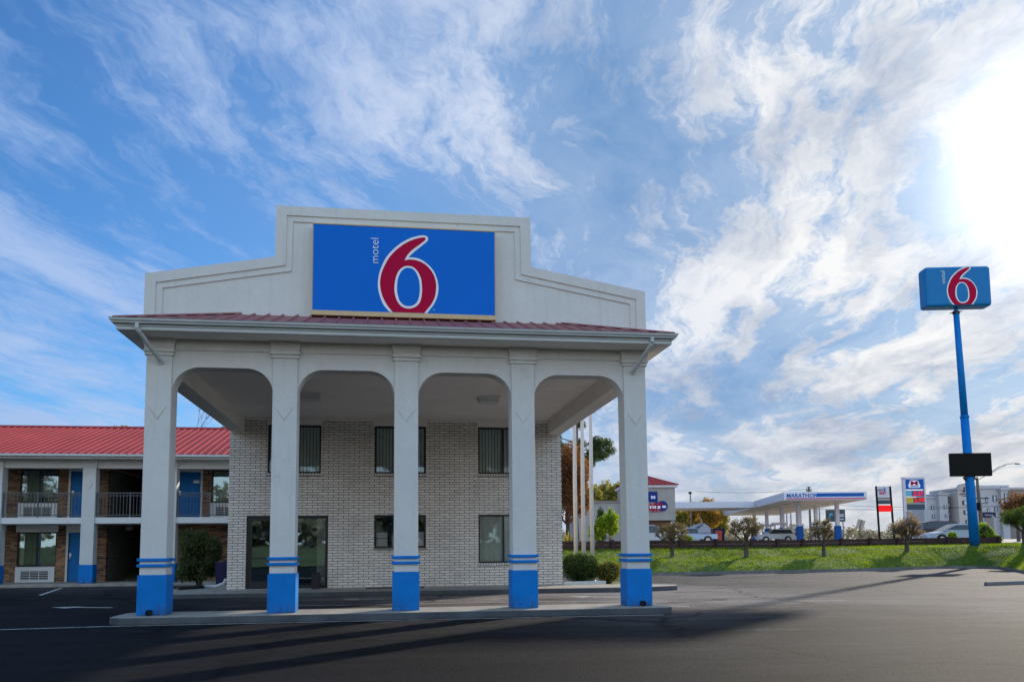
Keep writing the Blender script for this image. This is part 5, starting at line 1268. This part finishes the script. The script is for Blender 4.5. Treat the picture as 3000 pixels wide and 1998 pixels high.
# ------------------------------------------------------------------ poles, lamps and wires
def topz(u, v, d): return P(u, v, d).z
def polebase(u, d): q = on_lot(u, d); return q
q = polebase(2023, 150); fl = thing('floodlight_pole', 'slim pole with a boxy floodlight head above the link canopy', 'light pole', q, -YAW); hz = topz(2023,1444,150)-q.z
g = MB(); g.tube([(0,0,0),(0,0,hz)], [.17,.11], 10); g.build('pole', MT['polegrey'], fl)
g = MB(); g.box(-.30,.22,-.15,.15,hz-.15,hz+.22); g.box(-.34,-.02,-.25,-.15,hz-.10,hz+.18); g.build('lamp_head', MT['charcoal'], fl, bevel=.02)
q = polebase(2371, 160); up = thing('utility_pole', 'distant utility pole with crowded insulators above the canopy band', 'utility pole', q, -YAW); hz = topz(2369,1425,160)-q.z; UP1 = Vector((q.x,q.y,q.z+hz))
g = MB(); g.tube([(0,0,0),(0,0,hz)], [.24,.15], 10); g.build('pole', MT['wood'], up)
g = MB(); g.box(-.42,.42,-.06,.06,hz-.12,hz+.02); g.box(-.5,.5,-.06,.06,hz-.95,hz-.8); g.build('crossarm', MT['wood'], up)
for x_ in (-.45,-.2,.22,.46):
    g = MB(); g.tube([(x_,0,hz-.8),(x_,0,hz-.35)], [.11,.06], 8); g.build('insulator', MT['polegrey'], up)
for u_, d_, v_ in ((2399,150,1487),(2315,165,1492),(2303,170,1500)):
    q = polebase(u_, d_); o = MB(); hz = topz(u_, v_-30, d_)-q.z; o.tube([(0,0,0),(0,0,hz)], [.16,.10], 8); o.box(-.25,.25,-.08,.08,hz,hz+.12)
    po = o.build('far_lamp_post', MT['polegrey'], None, loc=q)
    tag(po, {2399: 'thin grey lamp post seen between the right canopy columns', 2315: 'thin lamp post seen beside the tall front canopy column', 2303: 'faint distant lamp post left of the other thin posts'}[u_], 'lamp post', 'far lamp posts beyond the gas canopy')
q = polebase(2873, 78); wp = thing('street_lamp', 'brown wooden utility pole with a double street-lamp arm right of the blue pole', 'street lamp', q, -YAW)
hz = topz(2866,1397,78)-q.z; UP2 = Vector((q.x,q.y,q.z+hz)); dx = -.22
g = MB(); g.tube([(0,0,-.2),(dx*.5,0,hz*.5),(dx,0,hz)], [.21,.17,.11], 10); g.build('pole', MT['wood'], wp, smooth=True)
def L78(u, v): return (((u-2873)/FPX*78), 0, topz(u, v, 78)-q.z)
g = MB(); g.tube([L78(2868,1406),L78(2880,1400),L78(2912,1381),L78(2935,1366),L78(2960,1359),L78(2984,1357)], .035, 6); g.tube([L78(2912,1384),L78(2935,1371),L78(2955,1362)], .025, 6); g.build('lamp_arm', MT['polegrey'], wp)
a_ = L78(2988,1357.5); g = MB(); g.frustum(a_[0], 0, a_[2]-.09, a_[2]+.06, .22, .12, .14, .08); g.build('lamp_head', MT['polegrey'], wp, bevel=.02)
g = MB(); g.box(-.5,.75,-.05,.05,hz*.66,hz*.66+.08); g.box(-.1,.6,-.05,.05,hz*.58,hz*.58+.06); g.tube([(-.3,-.15,hz*.48),(-.3,-.15,hz*.60)], .17, 10); g.build('pole_fitting', MT['charcoal'], wp)
for k, (v0, v1, lab) in enumerate(((1476,1480,'upper thin power wire crossing behind the price signs'),(1490,1478,'lower thin power wire crossing behind the price signs'),(1432,1441,'faint power wire above the canopy roof'))):
    a = P(2371, v0, 158); b = P(2990, v1, 150) if k < 2 else P(2040, v1-2, 158)
    pts = [a+(b-a)*t/16+Vector((0,0,-.5*math.sin(PI*t/16))) for t in range(17)]
    g = MB(); g.tube(pts, .028, 5); tag(g.build('power_wire', MT['charcoal']), lab, 'wire', 'power wires over the gas station')

# ------------------------------------------------------------------ hotel in the distance
HD = 176.0
ht = thing('hotel_building', 'distant four-storey pale grey hotel with arched parapets', 'building', site(0,HD,0), -YAW)
def H(u, v): q = P(u, v, HD); return ((u-1500)/FPX*HD, q.z)
zg = lotz(HD)-.3
def block(u0, u1, v, y0, y1, m, arch=None):
    x0, zt = H(u0, v); x1, _ = H(u1, v); g = MB(); g.box(x0, x1, y0, y1, zg, zt); o = g.build('wall', m, ht)
    g = MB(); g.box(x0-.25, x1+.25, y0-.3, y1, zt+.003, zt+.45); g.build('cornice', MT['hotelwall'], ht, bevel=.05)
    if arch:
        ua, ub, va = arch; xa, _ = H(ua, va); xb, za = H(ub, va); n_ = 14; pp = []
        for k in range(n_+1):
            t = PI*k/n_; pp.append(((xa+xb)/2-(xb-xa)/2*math.cos(t), zt+.3+(za-zt-.3)*math.sin(t)))
        g = MB(); g.prism(pp, y0-.32, y0+.5, 'y'); g.build('arched_parapet', m, ht)
        pq = [((xa+xb)/2+(x-(xa+xb)/2)*1.08, zt+.3+(z-zt-.3)*1.1) for x, z in pp]
        g = MB(); g.ribbon(pq, pp, y0-.55, y0+.7); g.build('arch_trim', MT['hotelwall'], ht, fixn=False)
    return x0, x1, zt
block(2706, 2744, 1460, 0, 8, MT['hotelwall']); block(2743, 2768, 1451, -1.2, 8, MT['hotelwall'], (2745,2766,1442)); block(2766, 2791, 1455, .8, 9, MT['hotelbrown'])
block(2789, 2831, 1437, -2.5, 9, MT['hotelwarm'], (2791,2819,1420)); block(2831, 2864, 1437, -.5, 9, MT['hotelwall']); block(2863, 2926, 1432, 0, 9, MT['hotelwall'], None)
block(2926, 2946, 1437, -1.0, 9, MT['hotelwall']); block(2944, 3030, 1433, .8, 9, MT['hotelbrown']); block(2876, 2978, 1425, 3, 12, MT['hotelwall'])
for (u0, v0, u1, v1, y) in ((2726,1480,2735,1492,0),(2728,1507,2736,1518,0),(2755,1480,2763,1491,-1.2),(2757,1507,2764,1516,-1.2),(2780,1470,2789,1487,.8),(2782,1498,2789,1513,.8),(2800,1468,2818,1481,-2.5),(2802,1496,2818,1508,-2.5),(2806,1524,2819,1534,-2.5),(2887,1456,2894,1472,0),(2908,1451,2920,1469,0),(2890,1488,2897,1500,0),(2911,1485,2921,1497,0),(2934,1446,2943,1470,-1.0)):
    x0, z1 = H(u0, v0); x1, z0 = H(u1, v1); g = MB(); g.box(x0, x1, y-.08, y-.004, z0, z1); wo = g.build('window', MT['hotelglass'], ht)
    g = MB(); m_ = x0+(x1-x0)*.5; g.box(m_-(x1-x0)*.18, m_+(x1-x0)*.22, y-.10, y-.083, z0+.1, z1-.12); g.build('pane', MT['hotelpane'], wo)
g = MB(); xa, za = H(2792,1447); xb, zb = H(2819,1451.5); addtext(g, 'CANDLEWOOD', (xa+xb)/2, -2.56, (za+zb)/2, w=xb-xa, h=za-zb, thick=.02)
xa, za = H(2801,1453.5); xb, zb = H(2812,1456.5); addtext(g, 'SUITES', (xa+xb)/2, -2.56, (za+zb)/2, w=xb-xa, h=za-zb, thick=.02); xa, za = H(2806,1434); g.box(xa-.10, xa+.10, -2.57, -2.84, za-.75, za+.3); g.box(xa-.3, xa+.3, -2.85, -2.57, za+.1, za+.3)
g.build('lettering', MT['navy'], ht)
q = P(2899, 1508, 120); hs = thing('script_sign', 'dark navy sign with white script beyond the wooden pole', 'sign', (q.x,q.y,lotz(120)), -YAW); hz = q.z-lotz(120)
g = MB(); g.box(-.95,.95,0,.3,hz-.38,hz+.42); bo3 = g.build('board', MT['navy'], hs, bevel=.02)
g = MB(); rng = random.Random(2)
for k in range(7):
    x_ = -.62+k*.17; g.tube([(x_,-.012,hz-.12+rng.uniform(-.05,.05)),(x_+.05,-.012,hz+.08+rng.uniform(-.05,.1)),(x_+.12,-.012,hz-.08)], .022, 5)
g.box(.3,.75,-.014,-.003,hz-.3,hz-.22); g.build('lettering', MT['signwhite'], bo3)
g = MB(); g.box(-.6,.6,.05,.25,-.1,hz-.385); g.build('plinth', MT['hotelbrown'], hs)

# ------------------------------------------------------------------ light
AZ, EL = math.radians(43.9), math.radians(21.6)
SUN = Vector((math.sin(AZ)*math.cos(EL), math.cos(AZ)*math.cos(EL), math.sin(EL)))
ld = bpy.data.lights.new('sun', 'SUN'); ld.energy = 5.0; ld.angle = math.radians(1.1); ld.color = (1.0, 0.89, 0.74)
lo = bpy.data.objects.new('sun', ld); C.objects.link(lo); lo.rotation_euler = SUN.to_track_quat('Z', 'Y').to_euler(); lo.location = SUN*200

w = bpy.data.worlds.new('World'); sc.world = w; w.use_nodes = True
n = w.node_tree; n.nodes.clear()
out = n.nodes.new('ShaderNodeOutputWorld'); bg = n.nodes.new('ShaderNodeBackground'); n.links.new(bg.outputs[0], out.inputs[0])
STR = 0.10; bg.inputs[1].default_value = STR
sky = n.nodes.new('ShaderNodeTexSky'); sky.sky_type = 'NISHITA'; sky.sun_disc = False; sky.sun_elevation = EL; sky.sun_rotation = AZ; sky.air_density = 1.0; sky.dust_density = 0.6; sky.ozone_density = 2.5
tc = n.nodes.new('ShaderNodeTexCoord'); nv = N(n, 'ShaderNodeVectorMath', operation='NORMALIZE'); n.links.new(tc.outputs['Generated'], nv.inputs[0]); D = nv.outputs[0]
sx = N(n, 'ShaderNodeSeparateXYZ'); n.links.new(D, sx.inputs[0])
zz = mth(n, 'MAXIMUM', sx.outputs[2], 0.0); iz = mth(n, 'DIVIDE', 1.0, mth(n, 'ADD', zz, 0.11))
px, py = mth(n, 'MULTIPLY', sx.outputs[0], iz), mth(n, 'MULTIPLY', sx.outputs[1], iz)
SA = math.radians(20); ca, sa_ = math.cos(SA), math.sin(SA)
along = mth(n, 'ADD', mth(n, 'MULTIPLY', px, sa_), mth(n, 'MULTIPLY', py, ca)); across = mth(n, 'SUBTRACT', mth(n, 'MULTIPLY', px, ca), mth(n, 'MULTIPLY', py, sa_))
def vec(a, b, c=0.0):
    x = N(n, 'ShaderNodeCombineXYZ')
    for i, v in enumerate((a, b, c)):
        if hasattr(v, 'links'): n.links.new(v, x.inputs[i])
        else: x.inputs[i].default_value = v
    return x.outputs[0]
base = vec(along, across)
wn = N(n, 'ShaderNodeTexNoise', inp={'Scale': 0.8, 'Detail': 3.0}); n.links.new(base, wn.inputs['Vector'])
wsep = N(n, 'ShaderNodeSeparateColor'); n.links.new(wn.outputs[1], wsep.inputs[0])
al2 = mth(n, 'ADD', along, mth(n, 'MULTIPLY', mth(n, 'SUBTRACT', wsep.outputs[0], .5), 1.3)); ac2 = mth(n, 'ADD', across, mth(n, 'MULTIPLY', mth(n, 'SUBTRACT', wsep.outputs[1], .5), 0.62))
streak = noise(n, vec(mth(n, 'MULTIPLY', al2, 0.40), mth(n, 'MULTIPLY', ac2, 1.7), 3.7), 1.0, 7, 0.6)
fw = N(n, 'ShaderNodeTexNoise', inp={'Scale': 2.6, 'Detail': 5.0, 'Roughness': 0.6}); n.links.new(vec(along, across, 7.0), fw.inputs['Vector'])
fs_ = N(n, 'ShaderNodeSeparateColor'); n.links.new(fw.outputs[1], fs_.inputs[0])
al3 = mth(n, 'ADD', mth(n, 'ADD', along, mth(n, 'MULTIPLY', mth(n, 'SUBTRACT', wsep.outputs[0], .5), 0.7)), mth(n, 'MULTIPLY', mth(n, 'SUBTRACT', fs_.outputs[0], .5), 0.34))
ac3 = mth(n, 'ADD', mth(n, 'ADD', across, mth(n, 'MULTIPLY', mth(n, 'SUBTRACT', wsep.outputs[1], .5), 0.4)), mth(n, 'MULTIPLY', mth(n, 'SUBTRACT', fs_.outputs[1], .5), 0.24))
fine = noise(n, vec(mth(n, 'MULTIPLY', al3, 1.5), mth(n, 'MULTIPLY', ac3, 4.8), 1.2), 1.0, 10, 0.69)
mott = noise(n, vec(mth(n, 'MULTIPLY', al3, 1.5), mth(n, 'MULTIPLY', ac3, 2.4), 9.1), 1.0, 10, 0.66)
patch = noise(n, vec(along, across, 5.5), 0.55, 3, 0.5)
dt = N(n, 'ShaderNodeVectorMath', operation='DOT_PRODUCT'); n.links.new(D, dt.inputs[0]); dt.inputs[1].default_value = SUN
cs = mth(n, 'MAXIMUM', dt.outputs['Value'], 0.0)
near = mth(n, 'POWER', cs, 4.5)
hor = mth(n, 'POWER', mth(n, 'SUBTRACT', 1.0, zz), 7.0)
dens = mth(n, 'ADD', mth(n, 'MULTIPLY', streak, 0.72), mth(n, 'MULTIPLY', patch, 0.28))
dens = mth(n, 'ADD', dens, mth(n, 'MULTIPLY', mth(n, 'SUBTRACT', fine, .5), mth(n, 'ADD', 0.62, mth(n, 'MULTIPLY', near, 0.60))))
dens = mth(n, 'ADD', dens, mth(n, 'MULTIPLY', mth(n, 'SUBTRACT', mott, .5), mth(n, 'ADD', 0.10, mth(n, 'MULTIPLY', near, 1.0))))
dens = mth(n, 'ADD', dens, mth(n, 'ADD', mth(n, 'MULTIPLY', near, 0.10), mth(n, 'ADD', 0.024, mth(n, 'MULTIPLY', hor, 0.12))))
cov = N(n, 'ShaderNodeMapRange', interpolation_type='SMOOTHSTEP', inp={'From Min': 0.43, 'From Max': 0.70, 'To Min': 0.0, 'To Max': 0.97}); n.links.new(dens, cov.inputs[0])
K = 1.0/STR
veil = mth(n, 'MULTIPLY', mth(n, 'MINIMUM', mth(n, 'MULTIPLY', near, 0.6), 0.36), mth(n, 'ADD', 0.45, mth(n, 'MULTIPLY', patch, 1.0)))
covf = mth(n, 'MAXIMUM', cov.outputs[0], veil)
skyc = mixc(n, 1.0, sky.outputs[0], (0.56, 1.14, 1.70), 'MULTIPLY')
# darker slate gaps and shaded cloud undersides towards the sun
slate = mixc(n, mth(n, 'MINIMUM', mth(n, 'MULTIPLY', near, 1.7), 0.88), skyc, (0.11*K, 0.29*K, 0.58*K))
under = ramp(n, [(0.36, (1, 1, 1)), (0.60, (0, 0, 0))], noise(n, vec(mth(n, 'MULTIPLY', al3, 1.0), mth(n, 'MULTIPLY', ac3, 2.0), 21.0), 1.0, 8, 0.64))
lit = mixc(n, mth(n, 'MINIMUM', mth(n, 'MULTIPLY', near, 1.2), 1.0), (0.40*K, 0.55*K, 0.86*K), (0.95*K, 0.95*K, 0.95*K))
shade = mixc(n, mth(n, 'MINIMUM', mth(n, 'MULTIPLY', near, 1.2), 1.0), (0.36*K, 0.52*K, 0.84*K), (0.26*K, 0.35*K, 0.52*K))
ccol = mixc(n, under, lit, shade)
col = mixc(n, covf, slate, ccol)
warm = N(n, 'ShaderNodeMapRange', inp={'From Min': 0.55, 'From Max': 0.97, 'To Min': 0.0, 'To Max': 0.9}); n.links.new(cs, warm.inputs[0])
hcol = mixc(n, warm.outputs[0], (0.52*K, 0.68*K, 0.88*K), (0.76*K, 0.70*K, 0.625*K))
col = mixc(n, mth(n, 'MULTIPLY', mth(n, 'POWER', mth(n, 'SUBTRACT', 1.0, zz), 10.0), mth(n, 'ADD', 0.42, mth(n, 'MULTIPLY', warm.outputs[0], 0.40))), col, hcol)
# unseen sky behind the viewer, brightened as fill for the shaded front
backf = N(n, 'ShaderNodeMapRange', interpolation_type='SMOOTHSTEP', inp={'From Min': 0.1, 'From Max': -0.6, 'To Min': 0.0, 'To Max': 1.0}); n.links.new(sx.outputs[1], backf.inputs[0])
backc = mixc(n, mth(n, 'POWER', mth(n, 'SUBTRACT', 1.0, zz), 3.0), (0.46*K, 0.80*K, 1.25*K), (1.85*K, 1.80*K, 1.72*K))
col = mixc(n, backf.outputs[0], col, backc)
glow = mth(n, 'ADD', mth(n, 'MULTIPLY', mth(n, 'POWER', cs, 230.0), 1.9*K), mth(n, 'MULTIPLY', mth(n, 'POWER', cs, 50.0), 0.15*K))
gx = N(n, 'ShaderNodeVectorMath', operation='SCALE'); gx.inputs[0].default_value = (1.0, 0.955, 0.87); n.links.new(glow, gx.inputs['Scale'])
ad = N(n, 'ShaderNodeVectorMath', operation='ADD'); n.links.new(col, ad.inputs[0]); n.links.new(gx.outputs[0], ad.inputs[1])
n.links.new(ad.outputs[0], bg.inputs[0])

sc.view_settings.view_transform = 'Standard'; sc.view_settings.look = 'None'; sc.view_settings.exposure = 0; sc.view_settings.gamma = 1
sc.render.engine = 'CYCLES'; sc.cycles.max_bounces = 8; sc.cycles.diffuse_bounces = 4; sc.cycles.glossy_bounces = 4; sc.cycles.transparent_max_bounces = 12
sc.cycles.use_denoising = True; sc.cycles.sample_clamp_indirect = 6.0
